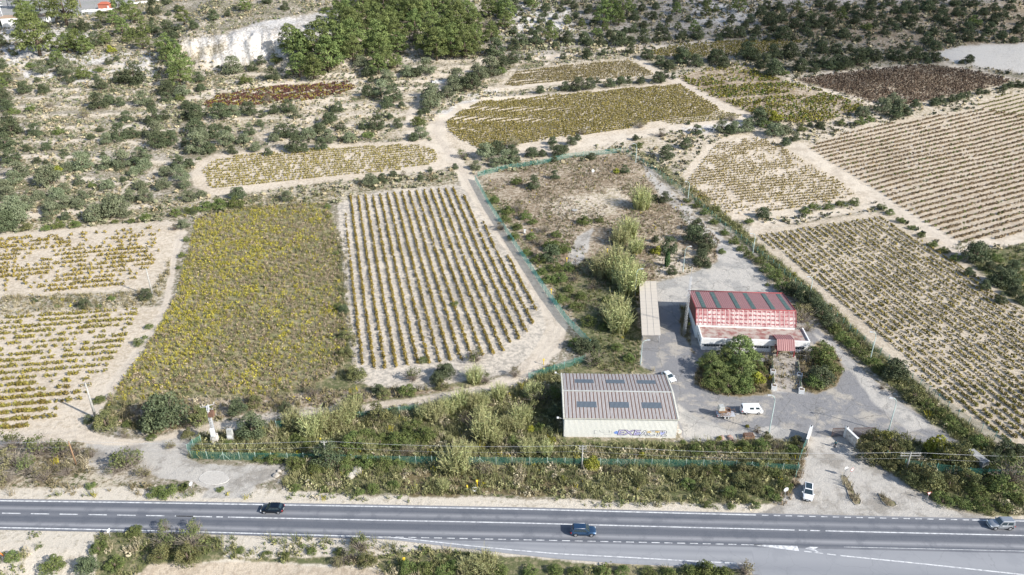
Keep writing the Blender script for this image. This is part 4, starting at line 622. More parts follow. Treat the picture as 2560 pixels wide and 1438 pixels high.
VY = [('A', ((0, 694), (300, 668)), 3.0, .85, .34, 'y', (.20, .17, .04), (.33, .27, .06), 1.4, 'loose lower left vineyard'), ('B', ((0, 891), (148, 880)), 2.75, .6, .25, 'y', (.19, .18, .04), (.31, .27, .06), 1.25, 'lower left vineyard beside the road track'),
 ('D', ((1022, 475), (1154, 898)), 2.62, .55, .05, 'y', (.21, .17, .04), (.34, .27, .06), 1.08, 'central vineyard of long straight rows'), ('E', ((600, 430), (1000, 392)), 2.2, .62, .16, 'y', (.22, .20, .05), (.36, .31, .08), 1.05, 'narrow strip vineyard above the weed field'),
 ('G', ((1200, 330), (1700, 262)), 2.0, .55, .04, 'y', (.20, .18, .045), (.31, .265, .075), 1.2, 'round ended olive coloured vineyard'), ('G2', ((1670, 308), (1850, 290)), 2.0, .6, .05, 'y', (.21, .2, .06), (.32, .28, .1), 1.0, 'small wedge beside the round ended vineyard'), ('I', ((1270, 210), (1640, 178)), 2.0, .6, .06, 'y', (.19, .165, .06), (.28, .235, .09), 1.15, 'small far vineyard'),
 ('J', ((1700, 135), (1980, 110)), 2.2, .75, .1, 'y', (.15, .15, .04), (.3, .26, .06), 1.4, 'farthest vineyard'), ('K', ((1700, 195), (2100, 290)), 2.2, .8, .26, 'y', (.14, .15, .03), (.33, .31, .05), 1.55, 'yellow green vineyard by the track'),
 ('L', ((2000, 205), (2280, 250)), 2.2, .75, .1, 'b', (.13, .09, .06), (.21, .155, .10), 1.4, 'dull brown far vineyard'), ('N', ((2412, 604), (2560, 562)), 3.0, .6, .14, 'b', (.19, .14, .08), (.31, .24, .12), 1.12, 'striped brown vineyard on the right'), ('O', ((2460, 270), (2560, 245)), 3.2, .8, .05, 'y', (.14, .15, .03), (.25, .24, .05), 1.0, 'green striped vineyard at the right edge'),
 ('P', ((1760, 510), (2060, 480)), 2.0, .6, .30, 'y', (.25, .205, .07), (.38, .32, .12), .98, 'pale stony vineyard behind the yard'), ('Q', ((2056, 712), (2318, 933)), 2.3, .6, .10, 'y', (.19, .17, .035), (.34, .285, .06), .98, 'large right hand vineyard'), ('RED', ((520, 262), (880, 218)), 2.0, .6, .03, 'b', (.10, .05, .038), (.17, .08, .055), 1.45, 'dark red vineyard strip')]
allv = []
for k, (p0, p1), sp, stp, gap, kind, ca, cb, sz, txt in VY:
    poly = FIN[k]; a = W(*p0); b = W(*p1); d = (b-a)[:2]; d /= np.hypot(*d); n_ = np.array([-d[1], d[0]])
    P = np.array(poly, float); c = W(P[:, 0], P[:, 1])[:, :2]-a[:2]; u = c@d; v = c@n_
    rows = np.arange(np.floor(v.min()/sp)*sp-sp, v.max()+sp, sp); st = np.arange(u.min()-4, u.max()+4, stp)
    U, Vv = np.meshgrid(st, rows); RI = np.repeat(np.arange(len(rows)), len(st)); U = U+rng.normal(size=U.shape)*stp*.16; Vv = Vv+rng.normal(size=U.shape)*.1+.35*(vn(U, Vv, 25, 3)-.5)
    x = (a[0]+U*d[0]+Vv*n_[0]).ravel(); y = (a[1]+U*d[1]+Vv*n_[1]).ravel(); z = hgt(x, y); px, py = proj(x, y, z)
    dens = fbm(x, y, 7, 40); m = inpoly(poly, px, py) & (rng.random(len(x)) > gap*2*(sm(.35, .75, dens)*1.2+.1)) & (px > -60) & (px < 2620) & (py < 1480)
    if k == 'K': m &= ~(inpoly(ribbon([(1780, 252), (1900, 242), (2070, 230)], 6), px, py) | inpoly(ribbon([(1720, 225), (1850, 208), (1960, 205)], 5), px, py) | (inpoly([(1690, 170), (1860, 160), (1880, 195), (1740, 215)], px, py) & (rng.random(len(px)) < .6)))
    if k == 'G': m &= ~inpoly(ribbon([(1640, 318), (1720, 300), (1800, 284)], 7), px, py)
    n = m.sum(); col = ramp2(n, ca, cb)
    if k == 'RED': yl = rng.random(n) < .3; col[yl] = (.30, .26, .05)
    if k == 'N': gl = rng.random(n) < .12; col[gl] = (.12, .15, .03)
    if k == 'K': gl = rng.random(n) < .2; col[gl] = (.10, .17, .02)
    pt = np.stack([x, y, z], 1)[m]; s = F/(pt[:, 1]*CT+(H-pt[:, 2])*ST)
    vis = (px[m] > 0) & (px[m] < 2560) & (py[m] > 0) & (py[m] < 1438)
    for i in range(n): allv.append((s[i] if vis[i] else 0, kind, tuple(pt[i]), rng.uniform(.75, 1.25)*sz, tuple(col[i]), txt, s[i], k, int(RI[m][i]), px[m][i], py[m][i]))
allv.sort(key=lambda t: -t[0])
VINE = {}
for kd, ca, cb in (('y', (.15, .135, .03), (.28, .22, .055)), ('b', BR, (.25, .17, .10))):
    VINE[kd] = []
    for i in range(6):
        q = tuft(42, .38, .68, .095); K = ramp2(len(q), ca, cb); st = np.array([[[-.03, 0, -.1], [.03, 0, -.1], [.02, .01, .55], [-.02, .01, .55]], [[0, -.03, -.1], [0, .03, -.1], [.01, .02, .55], [.01, -.02, .55]]])
        VINE[kd].append(qmesh('grapevine', np.concatenate([q, st]), np.concatenate([K, np.tile([.16, .12, .08], (2, 1))])))
def ordn(i): return f"{i}{'th' if 10 <= i % 100 <= 20 else {1: 'st', 2: 'nd', 3: 'rd'}.get(i % 10, 'th')}"
fieldrows = {}
for v in allv:
    if v[0] > 0: fieldrows.setdefault(v[7], {}).setdefault(v[8], []).append(v)
pick = allv[:300]; rest = allv[300:]; pid = {id(v) for v in pick}
for fk, rws in fieldrows.items():
    deep = fk in 'DQNO'; order = sorted(rws, key=(lambda q: max(u[10] for u in rws[q])*-1) if not deep else (lambda q: min(u[9] for u in rws[q])))
    for ri, rk in enumerate(order):
        L = sorted(rws[rk], key=(lambda u: u[9]) if not deep else (lambda u: -u[10]))
        for vi, v in enumerate(L):
            if id(v) not in pid: continue
            o = link('grapevine', random.choice(VINE[v[1]]), None, v[2]); o.rotation_euler = (0, 0, random.random()*6.28); o.scale = (v[3],)*3
            rt = f'{ordn(ri+1)} row from the {"left" if deep else "front"}'; fn = {'A': 'loose left vineyard', 'B': 'lower left vineyard', 'D': 'central vineyard', 'Q': 'right vineyard'}.get(fk, 'far vineyard')
            tag(o, f'{ordn(vi+1)} grapevine from the {"near" if deep else "left"} end, {rt}, {fn}', 'grapevine', 'grapevines of the '+fn)
pos = np.array([v[2] for v in rest]); sc = np.array([v[3] for v in rest]); col = np.array([v[4] for v in rest])
scatter('grapevines', VT, pos, sc, col, 'rows of yellow green and brown grapevines filling the vineyards', 'grapevines')
print('vines', len(allv))
# hillside scrub
SC = [tuft(9, .5, .55, .2) for _ in range(6)]; GR = [blades(9, .25, .6, .05) for _ in range(6)]; WD = [np.concatenate([blades(7, .35, .8, .03), tuft(5, .3, .8, .1)]) for _ in range(6)]
excl = [FLD[k] for k in FLD]+[C3, YARD, APR, QUARRY, FARP, ribbon(T1, T1w), ribbon(T2, 26), ribbon(T3, 24), ribbon(T5, 20), ribbon(T9, 16), BELT, [(-100, 1235), (2700, 1270), (2700, 1500), (-100, 1500)], ribbon(T12, 16), ribbon(T10, 18)]
def drop(p, px, py, ex=excl):
    m = np.ones(len(p), bool)
    for e in ex: m &= ~inpoly(e, px, py)
    return p[m], px[m], py[m]
p, px, py = drop(*world_pts([(-60, 0), (2620, 0), (2620, 640), (1900, 560), (1560, 390), (1190, 440), (840, 510), (450, 560), (-60, 600)], .44))
k = fbm(p[:, 0], p[:, 1], 12, 50)+.5*(rng.random(len(p))-.5) > .5; p = p[k]; px = px[k]; py = py[k]
dk = sm(1500, 2000, px)[:, None]; col = ramp2(len(p), (.12, .135, .07), (.27, .25, .16))*(1-dk*.3); d_ = rng.random(len(p)) < .36; col[d_] = ramp2(int(d_.sum()), (.30, .24, .15), (.42, .36, .24))
scatter('scrub', SC, p, rng.uniform(.45, 1.7, len(p))**1.2*(1+.3*sm(1150, 1350, px)*(1-sm(120, 150, py))), col, 'low grey green scrub dotted over the stony hillside', 'scrub'); print('scrub', len(p))
SB = []
for _ in range(5):
    cl_ = dome(8, .75, .36, z0=.05, rc=(.13, .22)); q_, k_ = crown(cl_, 13, .036, (1, 1, 1), (1, 1, 1), .85, .8); SB.append(q_)
p, px, py = drop(*world_pts([(-60, 0), (2620, 0), (2620, 130), (1900, 130), (1560, 200), (1190, 440), (840, 470), (450, 540), (-60, 590)], .022))
k = fbm(p[:, 0], p[:, 1], 22, 150)+.4*(rng.random(len(p))-.5) > .50; p = p[k]; px = px[k]
col = ramp2(len(p), (.075, .095, .045), (.17, .19, .10)); g = rng.random(len(p)) < .2; col[g] = ramp2(int(g.sum()), (.2, .19, .11), (.28, .25, .15))
scatter('hillside_shrubs', SB, p-np.array([0, 0, .1]), rng.uniform(1.2, 3.4, len(p)), col, 'low dark green shrubs crowded over the stony hillside', 'shrubs'); print('shrubs', len(p))
# yellow flowered weeds
p, px, py = world_pts(C3, 2.6); f = fbm(p[:, 0], p[:, 1], 6, 60)+.25*(sm(760, 500, px)-.5)+.12*sm(760, 540, py); f = f+.05*(sm(860, 520, px)-.5)-.10*sm(820, 980, py); yl = rng.random(len(p)) < .10+sm(.36, .74, f)*.46
col = ramp2(len(p), (.24, .19, .12), (.46, .38, .25)); g = rng.random(len(p)) < .42; col[g] = (.21, .22, .09); col[yl] = ramp2(int(yl.sum()), (.34, .32, .04), (.56, .51, .07))
scatter('flowering_weeds', WD, p, rng.uniform(.6, 1.3, len(p)), col, 'yellow flowering weeds and dry stalks covering the abandoned field', 'weeds'); print('weeds', len(p))
# dry grass of the fenced plot
p, px, py = drop(*world_pts(CMP, 1.8), ex=[YARD]); k = fbm(p[:, 0], p[:, 1], 9, 70)+.3*(rng.random(len(p))-.5) > .45; p = p[k]; px = px[k]; py = py[k]; col = ramp2(len(p), (.20, .15, .10), (.42, .36, .25)); g = rng.random(len(p)) < .25+.5*sm(640, 760, py)+.3*(fbm(p[:, 0], p[:, 1], 12, 77) > .55); col[g] = ramp2(int(g.sum()), (.1, .12, .04), (.17, .18, .07)); y_ = rng.random(len(p)) < .012; col[y_] = (.5, .42, .03)
scatter('dry_grass', GR, p, rng.uniform(.6, 1.3, len(p)), col, 'dry brown grass inside the green fenced plot', 'grass')
# rough growth along the road, the fences and the banks
segs = []
for poly, dn, ca, cb in ((BELT, 2.7, (.11, .125, .045), (.34, .32, .16)), (LEFTB, 1.3, (.13, .11, .06), (.25, .21, .12)), (RIGHTB, 2.0, (.09, .11, .035), (.30, .28, .13)), (RTREE, .7, (.07, .09, .03), (.15, .16, .06)), ([(380, 1000), (860, 975), (1180, 968), (900, 1006), (600, 1040), (390, 1085), (262, 1060), (260, 1010)], 1.4, (.12, .12, .05), (.3, .25, .14)),
 ([(838, 560), (866, 620), (872, 780), (890, 850), (886, 950), (840, 950), (860, 830)], 1.4, (.1, .11, .05), (.26, .22, .12)), (ISL, 1.2, (.1, .1, .04), (.26, .2, .11)), ([(0, 742), (372, 730), (425, 650), (420, 720), (380, 765), (0, 792)], .8, (.14, .13, .06), (.32, .26, .14)), ([(430, 520), (850, 470), (840, 512), (560, 530), (480, 560)], .6, (.1, .12, .04), (.24, .2, .1)),
 ([(-60, 1238), (440, 1238), (640, 1235), (1300, 1248), (1900, 1266), (1900, 1276), (1300, 1262), (860, 1252), (-60, 1240)], 1.0, (.1, .13, .04), (.2, .2, .09)), ([(-60, 1330), (900, 1352), (1250, 1392), (1560, 1416), (1870, 1428), (1870, 1500), (1000, 1500), (930, 1420), (640, 1400), (370, 1410), (330, 1500), (-60, 1500)], 1.7, (.08, .11, .03), (.27, .25, .12)), ([(2103, 1190), (2112, 1189), (2124, 1206), (2138, 1235), (2153, 1252), (2150, 1262), (2138, 1263), (2124, 1248), (2116, 1222), (2106, 1203)], 2.6, (.14, .12, .07), (.32, .27, .18)), ([(2195, 1234), (2206, 1238), (2222, 1248), (2238, 1256), (2242, 1264), (2232, 1269), (2216, 1266), (2204, 1254)], 2.2, (.12, .11, .06), (.26, .22, .14)), ([(2000, 1110), (2015, 1110), (2010, 1200), (1960, 1270), (1940, 1260)], 2, (.22, .17, .11), (.36, .29, .2))):
    p, px, py = world_pts(poly, dn)
    if poly is BELT or poly is RIGHTB: k = (rng.random(len(p)) > sm(1195, 1262, py)*.62*sm(.3, .55, fbm(p[:, 0], p[:, 1], 4, 83))) & ~((px > 1400) & (px < 1704) & (py < 1113) & (rng.random(len(px)) < .93)); p = p[k]; px = px[k]; py = py[k]
    f = fbm(p[:, 0], p[:, 1], 5, 80)
    if dn in (1.3, 1.0, 1.7): k = f > (.52 if dn != 1.7 else .47); p = p[k]; f = f[k]
    col = ramp2(len(p), ca, cb)*(.75+.6*f[:, None]); sp_ = (vn(p[:, 0], p[:, 1], 3.2, 95) > .68) & (rng.random(len(p)) < .7); col[sp_] = ramp2(int(sp_.sum()), (.32, .27, .17), (.50, .44, .30)); y_ = rng.random(len(p)) < .012; col[y_] = (.42, .36, .03); segs.append((p, col))
p = np.concatenate([s[0] for s in segs]); col = np.concatenate([s[1] for s in segs]); scatter('rough_grass', GR+[blades(15, .4, 1.25, .035) for _ in range(4)]+[tuft(14, .45, .7, .10) for _ in range(5)], p, rng.uniform(.6, 1.5, len(p)), col, 'rough green grass and brambles along the road and fences', 'grass'); print('rough', len(p))
#OBJECTS#
# ---------------------------------------------------------------- building the things people made
def zfor(P, ytop):
    """height of a point above P that shows at photo row ytop"""
    lo, hi = P.z, P.z+60
    for _ in range(40):
        m = (lo+hi)/2
        if proj(P.x, P.y, m)[1] > ytop: lo = m
        else: hi = m
    return lo-P.z
def text(body, size, bold, z, m, parent, loc, rx=PI/2, nm='lettering', shear=0, sx=1):
    cu = bpy.data.curves.new(nm, 'FONT'); cu.body = body; cu.size = size; cu.offset = bold; cu.shear = shear; cu.resolution_u = 3; cu.extrude = .002
    o = bpy.data.objects.new(nm, cu); C.objects.link(o); bpy.context.view_layer.update()
    me = bpy.data.meshes.new_from_object(o.evaluated_get(bpy.context.evaluated_depsgraph_get())); bpy.data.objects.remove(o); me.materials.clear(); me.materials.append(m)
    q = link(nm, me, parent); q.location = loc; q.rotation_euler = (rx, 0, 0); q.scale = (sx, 1, 1); return q
def stripemat(name, base, stripe, period, width, rough=.5, broken=.0, stain=None, axis=0, amp=.12):
    m, t, p = newmat(name); tc = N(t, 'ShaderNodeTexCoord').outputs['Object']; sp = N(t, 'ShaderNodeSeparateXYZ'); t.links.new(tc, sp.inputs[0])
    x = sp.outputs[axis]; fr = math_(t, 'FRACT', math_(t, 'DIVIDE', x, period)); st = math_(t, 'LESS_THAN', fr, width)
    if broken:
        mp = N(t, 'ShaderNodeMapping'); mp.inputs['Scale'].default_value = (1.3, .22, .22); t.links.new(tc, mp.inputs[0]); nb = noise(t, 1.0, 4, .7, vec=mp.outputs[0]); st = math_(t, 'MULTIPLY', st, maprange(t, nb, broken-.08, broken+.08))
    nz = noise(t, .8, 5, .65, vec=tc); c = mix(t, maprange(t, nz, .3, .7, 0, amp*2.5), base, tuple(v*.72 for v in base)); c = mix(t, st, c, stripe)
    if stain: c = mix(t, maprange(t, noise(t, .55, 6, .75, vec=tc), stain[1]-.04, stain[1]+.08), c, stain[0])
    t.links.new(c, p.inputs['Base Color']); p.inputs['Roughness'].default_value = rough; p.inputs['Specular IOR Level'].default_value = .3; return m
def corrug(b, o, ux, uy, L, D, per, amp, mi=0, nrm=(0, 0, 1)):
    """corrugated sheet: origin o, ridges run along uy, waves along ux"""
    o = Vector(o); ux = Vector(ux); uy = Vector(uy); nn = Vector(nrm); n = int(L/per); prev = None
    for i in range(n):
        for f, h in ((0, 0), (.5, 0), (.6, 1), (.9, 1)):
            x = (i+f)*L/n; a = b.bm.verts.new(o+ux*x+nn*h*amp); c = b.bm.verts.new(o+ux*x+uy*D+nn*h*amp)
            if prev: b.bm.faces.new((prev[0], a, c, prev[1])).material_index = mi
            prev = (a, c)
    a = b.bm.verts.new(o+ux*L); c = b.bm.verts.new(o+ux*L+uy*D); b.bm.faces.new((prev[0], a, c, prev[1])).material_index = mi
# --- grey warehouse with graffiti
def warehouse():
    a = V(1411, 1043, 5); c = V(1694, 1043, 5); L = (c-a).length; rz = -R(1.3); D, he, hr = 15.7, 5.0, 6.0
    t = empty('warehouse', (a.x, a.y, 0), rz, 'long grey warehouse with rust striped metal roof and graffiti on its cream wall', 'warehouse')
    wm = stripemat('cream_cladding', (.82, .81, .76), (.66, .65, .60), .25, .3, .5, amp=.05); rf = stripemat('rust_striped_roof', (.43, .40, .385), (.17, .10, .07), .78, .27, .6, .36)
    trim = mat('cream_trim', (.66, .64, .55), .5); sky_ = stripemat('translucent_sheet', (.07, .09, .11), (.19, .22, .25), .26, .35, .4)
    b = MB(); corrug(b, (0, -.02, -.3), (1, 0, 0), (0, 0, 1), L, he+.28, .25, .035, 0, (0, -1, 0)); corrug(b, (L, D+.02, -.3), (-1, 0, 0), (0, 0, 1), L, he+.28, .25, .035, 0, (0, 1, 0))
    for x in (0, L): b.face([(x, 0, -.3), (x, D, -.3), (x, D, he), (x, D/2, hr), (x, 0, he)])
    wall = b.build('wall', wm, t)
    b = MB(); s1 = Vector((0, D/2+.25, hr-he)); corrug(b, (.15, -.25, he-.02), (1, 0, 0), s1.normalized(), L-.3, s1.length, .26, .045); s2 = Vector((0, -(D/2+.25), hr-he)); corrug(b, (.15, D+.25, he-.02), (1, 0, 0), s2.normalized(), L-.3, s2.length, .26, .045)
    roof = b.build('roof', rf, t)
    b = MB(); b.box(.1, L-.1, D/2-.2, D/2+.2, hr+.02, hr+.09); b.build('ridge_cap', M['canvas'], roof)
    sl = (hr-he)/(D/2+.25)
    for row, (y0, y1) in enumerate(((2.9, 4.6), (11.5, 13.1))):
        for k in range(3):
            x0 = 2.75+k*6.75; b = MB(); zf = lambda y: he-.02+sl*((y+.25) if y < D/2 else (D+.25-y))+.075
            b.hexa([(x0, y0, zf(y0)-.04), (x0+4.1, y0, zf(y0)-.04), (x0+4.1, y1, zf(y1)-.04), (x0, y1, zf(y1)-.04)], [(x0, y0, zf(y0)), (x0+4.1, y0, zf(y0)), (x0+4.1, y1, zf(y1)), (x0, y1, zf(y1))]); b.build('skylight', sky_, roof)
    for x in (-.12, L+.02):
        b = MB()
        for (ya, za, yb, zb) in ((-.3, he, D/2, hr), (D/2, hr, D+.3, he)): b.hexa([(x-.12, ya, za-.3), (x+.22, ya, za-.3), (x+.22, yb, zb-.3), (x-.12, yb, zb-.3)], [(x-.12, ya, za+.1), (x+.22, ya, za+.1), (x+.22, yb, zb+.1), (x-.12, yb, zb+.1)])
        b.build('verge_trim', trim, roof)
    b = MB(); b.box(0, L, -.33, -.27, he-.16, he-.03); b.build('gutter', trim, roof)
    for x, y in ((-.2, 0), (-.2, D)):
        b = MB(); b.tube([(0, 0, 0), (-1.0, -.1 if y == 0 else .6, .3)], .04, 6); b.box(-1.35, -.95, -.3 if y == 0 else .45, .1 if y == 0 else .8, .2, .42); b.build('floodlight', M['white'], t, (x, y, he-.4))
    b = MB(); b.box(0, .25, -.15, 1.6, 0, .25); b.box(L+.02, L+.18, 6, 9.4, -.1, 3.6); b.build('door', mat('grey_door', (.35, .36, .36), .6), t)
    # graffiti, as painted on the wall
    dk = mat('spray_black', (.03, .03, .05), .6); bl = mat('spray_blue', (.10, .22, .62), .6, (.25, .35, .7), 5); rd = mat('spray_purple', (.34, .30, .58), .6, (.72, .66, .78), 6); wh = mat('spray_white', (.75, .75, .78), .6); yl = mat('spray_ochre', (.7, .5, .2), .6); lv = mat('spray_lilac', (.45, .5, .8), .6, (.55, .55, .8), 4)
    s = L/283.
    def gx(px): return (px-1411)*s
    y = -.065
    def blob(px0, px1, z0, z1, m, seed, yy):
        q = random.Random(seed); b = MB(); n = 26; cx, cz = (gx(px0)+gx(px1))/2, (z0+z1)/2; rx, rz_ = (gx(px1)-gx(px0))/2, (z1-z0)/2
        pts = [(cx+rx*math.cos(2*PI*i/n)*q.uniform(.8, 1.05), yy, cz+rz_*math.sin(2*PI*i/n)*q.uniform(.75, 1.1)) for i in range(n)]
        b.face(pts); return b.build('graffiti', m, wall)
    blob(1537, 1556, .85, 1.7, bl, 3, y+.004)
    for body, px0, z0, size, sx, fill, out, bd in (('EXE', 1545, .7, 1.85, 1.45, rd, dk, .09), ('ACT2', 1603, .55, 1.95, 1.12, wh, dk, .10)):
        text(body, size, bd, 0, out, wall, (gx(px0), y-.004, z0), nm='graffiti', shear=.15, sx=sx); text(body, size, .012, 0, fill, wall, (gx(px0), y-.010, z0), nm='graffiti', shear=.15, sx=sx)
    blob(1590, 1606, .8, 1.6, lv, 5, y+.003); blob(1653, 1667, .7, 1.9, lv, 9, y+.002); blob(1619, 1632, 1.35, 1.75, yl, 11, y-.014); blob(1640, 1654, 1.4, 1.85, yl, 13, y-.016)
    b = MB()
    for (x0, z0, x1, z1) in ((1486, 1.75, 1496, 1.75), (1486, .9, 1496, .9), (1500, 1.85, 1504, 1.35), (1504, 1.35, 1523, 1.35), (1525, 1.9, 1526, 1.2), (1532, 1.7, 1533, 1.0), (1512, .8, 1530, .8), (1488, .9, 1488, 1.7)): b.beam((gx(x0), y, z0), (gx(x1), y, z1), .03)
    b.build('graffiti', mat('spray_grey', (.2, .2, .22), .7), wall)
warehouse()
def fadedmat():
    m, t, p = newmat('faded_red_sheet'); tc = N(t, 'ShaderNodeTexCoord').outputs['Object']; sp = N(t, 'ShaderNodeSeparateXYZ'); t.links.new(tc, sp.inputs[0]); nz = noise(t, 1.1, 5, .7, vec=tc); n2 = noise(t, .35, 3, .6, vec=tc)
    fx = math_(t, 'FRACT', math_(t, 'DIVIDE', sp.outputs[0], 1.12)); fz = math_(t, 'FRACT', math_(t, 'DIVIDE', sp.outputs[2], .86)); wig = math_(t, 'MULTIPLY', math_(t, 'SUBTRACT', nz, .5), 1.1)
    a = math_(t, 'SUBTRACT', .5, math_(t, 'ABSOLUTE', math_(t, 'SUBTRACT', math_(t, 'ADD', fz, wig), .5))); b = math_(t, 'SUBTRACT', .5, math_(t, 'ABSOLUTE', math_(t, 'SUBTRACT', fx, .56)))
    pt = math_(t, 'MULTIPLY', maprange(t, a, .10, .26), maprange(t, b, .08, .2)); pt = math_(t, 'MULTIPLY', pt, maprange(t, n2, .36, .56, .25, 1))
    c = mix(t, pt, (.28, .075, .08), (.56, .46, .43)); c = mix(t, math_(t, 'LESS_THAN', fx, .1), c, (.62, .57, .53)); t.links.new(c, p.inputs['Base Color']); p.inputs['Roughness'].default_value = .6; return m
# --- red roofed building
def redhouse():
    o = V(1752, 877, 0); t = empty('factory_building', (o.x-.2, o.y, 0), -R(3.5), 'white building with a red metal roof, faded front slope and flat roofed front', 'building')
    wh = mat('white_render', (.86, .86, .85), .8, (.76, .74, .70), .9); red = stripemat('red_roof_sheet', (.43, .235, .225), (.20, .075, .075), .5, .36, .5, amp=.1)
    fad = fadedmat(); rdp = mat('red_paint', (.30, .06, .065), .5, (.24, .06, .06), 1); brn = mat('red_brown_wall', (.20, .07, .06), .7)
    flat = mat('peeling_red_flat_roof', (.43, .37, .32), .9, (.26, .11, .095), .7); grn = mat('green_skylight_sheet', (.05, .09, .08), .4, (.12, .17, .15), 2)
    X0, X1, YF, YR, YB, ZF, ZR, ZB = -.5, 24.1, 6.2, 8.5, 20.6, 3.75, 7.2, 5.7
    b = MB(); b.hexa([(X0+.2, YF, -.3), (X1-.2, YF, -.3), (X1-.2, YB-.2, -.3), (X0+.2, YB-.2, -.3)], [(X0+.2, YF, ZF-.1), (X1-.2, YF, ZF-.1), (X1-.2, YB-.2, ZF-.1), (X0+.2, YB-.2, ZF-.1)]); hall = b.build('hall_wall', wh, t)
    b = MB()
    for x in (X0+.1, X1-.1): b.face([(x, YF, ZF-.5), (x, YB-.1, ZF-1.6), (x, YB-.1, ZB-.05), (x, YR, ZR-.05), (x, YF, ZF-.05)])
    b.face([(X0+.1, YB-.1, ZF-1.6), (X1-.1, YB-.1, ZF-1.6), (X1-.1, YB-.1, ZB-.05), (X0+.1, YB-.1, ZB-.05)]); b.build('gable_cladding', brn, t)
    b = MB(); s = Vector((0, YB-YR, ZB-ZR)); corrug(b, (X0, YR, ZR), (1, 0, 0), s.normalized(), X1-X0, s.length, .5, .05); roof = b.build('roof', red, t)
    b = MB(); s = Vector((0, YR-YF, ZR-ZF)); corrug(b, (X0, YF, ZF), (1, 0, 0), s.normalized(), X1-X0, s.length, 1.12, .04, 0, (0, -.8, .6)); b.build('faded_front_slope', fad, roof)
    def edge(pa, pb, r=.16): 
        b = MB(); b.beam(pa, pb, r); return b
    for pa, pb in (((X0, YR, ZR+.08), (X1, YR, ZR+.08)), ((X0, YB, ZB+.1), (X1, YB, ZB+.1)), ((X0, YR, ZR+.05), (X0, YB, ZB+.1)), ((X1, YR, ZR+.05), (X1, YB, ZB+.1)), ((X0, YF, ZF), (X0, YR, ZR)), ((X1, YF, ZF), (X1, YR, ZR))): edge(pa, pb, .22).build('coping', rdp, roof)
    for k, x in enumerate((2.0, 5.8, 10.6, 14.4, 19.2, 23.0)):
        x -= .9; b = MB(); zf = lambda y: ZR+(ZB-ZR)*(y-YR)/(YB-YR); b.hexa([(x, YR+.5, zf(YR+.5)+.03), (x+1.05, YR+.5, zf(YR+.5)+.03), (x+1.05, YB-.6, zf(YB-.6)+.03), (x, YB-.6, zf(YB-.6)+.03)], [(x, YR+.5, zf(YR+.5)+.1), (x+1.05, YR+.5, zf(YR+.5)+.1), (x+1.05, YB-.6, zf(YB-.6)+.1), (x, YB-.6, zf(YB-.6)+.1)]); b.build('skylight', grn, roof)
    # front annex
    W2 = 26.0; b = MB(); b.box(.3, W2-.3, .5, YF, -.3, .95); b.box(.3, .6, .5, YF, .95, 2.1); b.box(W2-.6, W2-.3, .5, YF, .95, 2.1)
    for x in (.6, 4.6, 8.7, 12.8, 16.6, 22.0, 25.1): b.box(x, x+.3, .5, .8, .95, 2.1)
    b.box(.3, W2-.3, 1.6, 1.8, .9, 2.1); aw = b.build('annex_wall', wh, t)
    b = MB(); b.box(0, W2, 0, .25, 2.05, 3.62); b.box(0, .25, .25, YF+.6, 1.2, 3.62); b.box(W2-.25, W2, .25, YF+.4, 2.05, 3.62); b.build('parapet', wh, t)
    b = MB(); b.box(.25, W2-.25, .25, YF+.1, 3.0, 3.2); b.build('flat_roof', flat, t)
    for x0, x1 in ((.9, 4.6), (4.9, 8.7), (9.0, 12.8), (13.1, 16.6), (22.3, 25.1)):
        b = MB(); b.box(x0, x1, .62, .68, .95, 2.05); w_ = b.build('window', M['glass'], aw); b = MB()
        for k in range(1, int((x1-x0)/.55)): b.box(x0+k*.55, x0+k*.55+.06, .54, .6, .95, 2.05)
        b.box(x0, x1, .54, .6, 1.45, 1.52); b.build('window_bars', M['white'], w_)
    b = MB(); b.box(17.2, 21.6, .2, .45, 0, 2.1); b.build('door', mat('tan_door', (.4, .34, .25), .6), aw)
    b = MB()
    for (ya, za, yb, zb) in ((-2.8, 2.45, -.8, 4.5), (-.8, 4.5, 2.7, 3.7)):
        s = Vector((0, yb-ya, zb-za)); corrug(b, (17.7, ya, za), (1, 0, 0), s.normalized(), 4.2, s.length, .42, .05)
    b.build('porch_roof', red, t)
    b = MB(); b.face([(17.75, -.8, 4.4), (17.75, 2.6, 3.2), (17.75, 2.6, 3.65)]); b.box(17.7, 17.9, -2.7, .3, 2.0, 2.6); b.box(21.7, 21.9, -2.7, .3, 2.0, 2.6); b.box(17.7, 17.95, -2.7, -2.45, 0, 2.4); b.box(21.65, 21.9, -2.7, -2.45, 0, 2.4); b.build('porch_frame', rdp, t)
    # scribbles on the left parapet
    b = MB(); dk = M['black']
    for (y0, z0, y1, z1) in ((1, 1.6, 1.5, 2.4), (1.5, 2.4, 1.9, 1.5), (1.9, 1.5, 2.5, 2.3), (.8, 1.9, 2.9, 2.0), (3.2, 1.6, 3.4, 2.6), (3.4, 2.6, 3.9, 1.7), (4.2, 1.8, 5.4, 2.0)): b.beam((-.03, y0, z0), (-.03, y1, z1), .05)
    b.build('graffiti', dk, t)
redhouse()
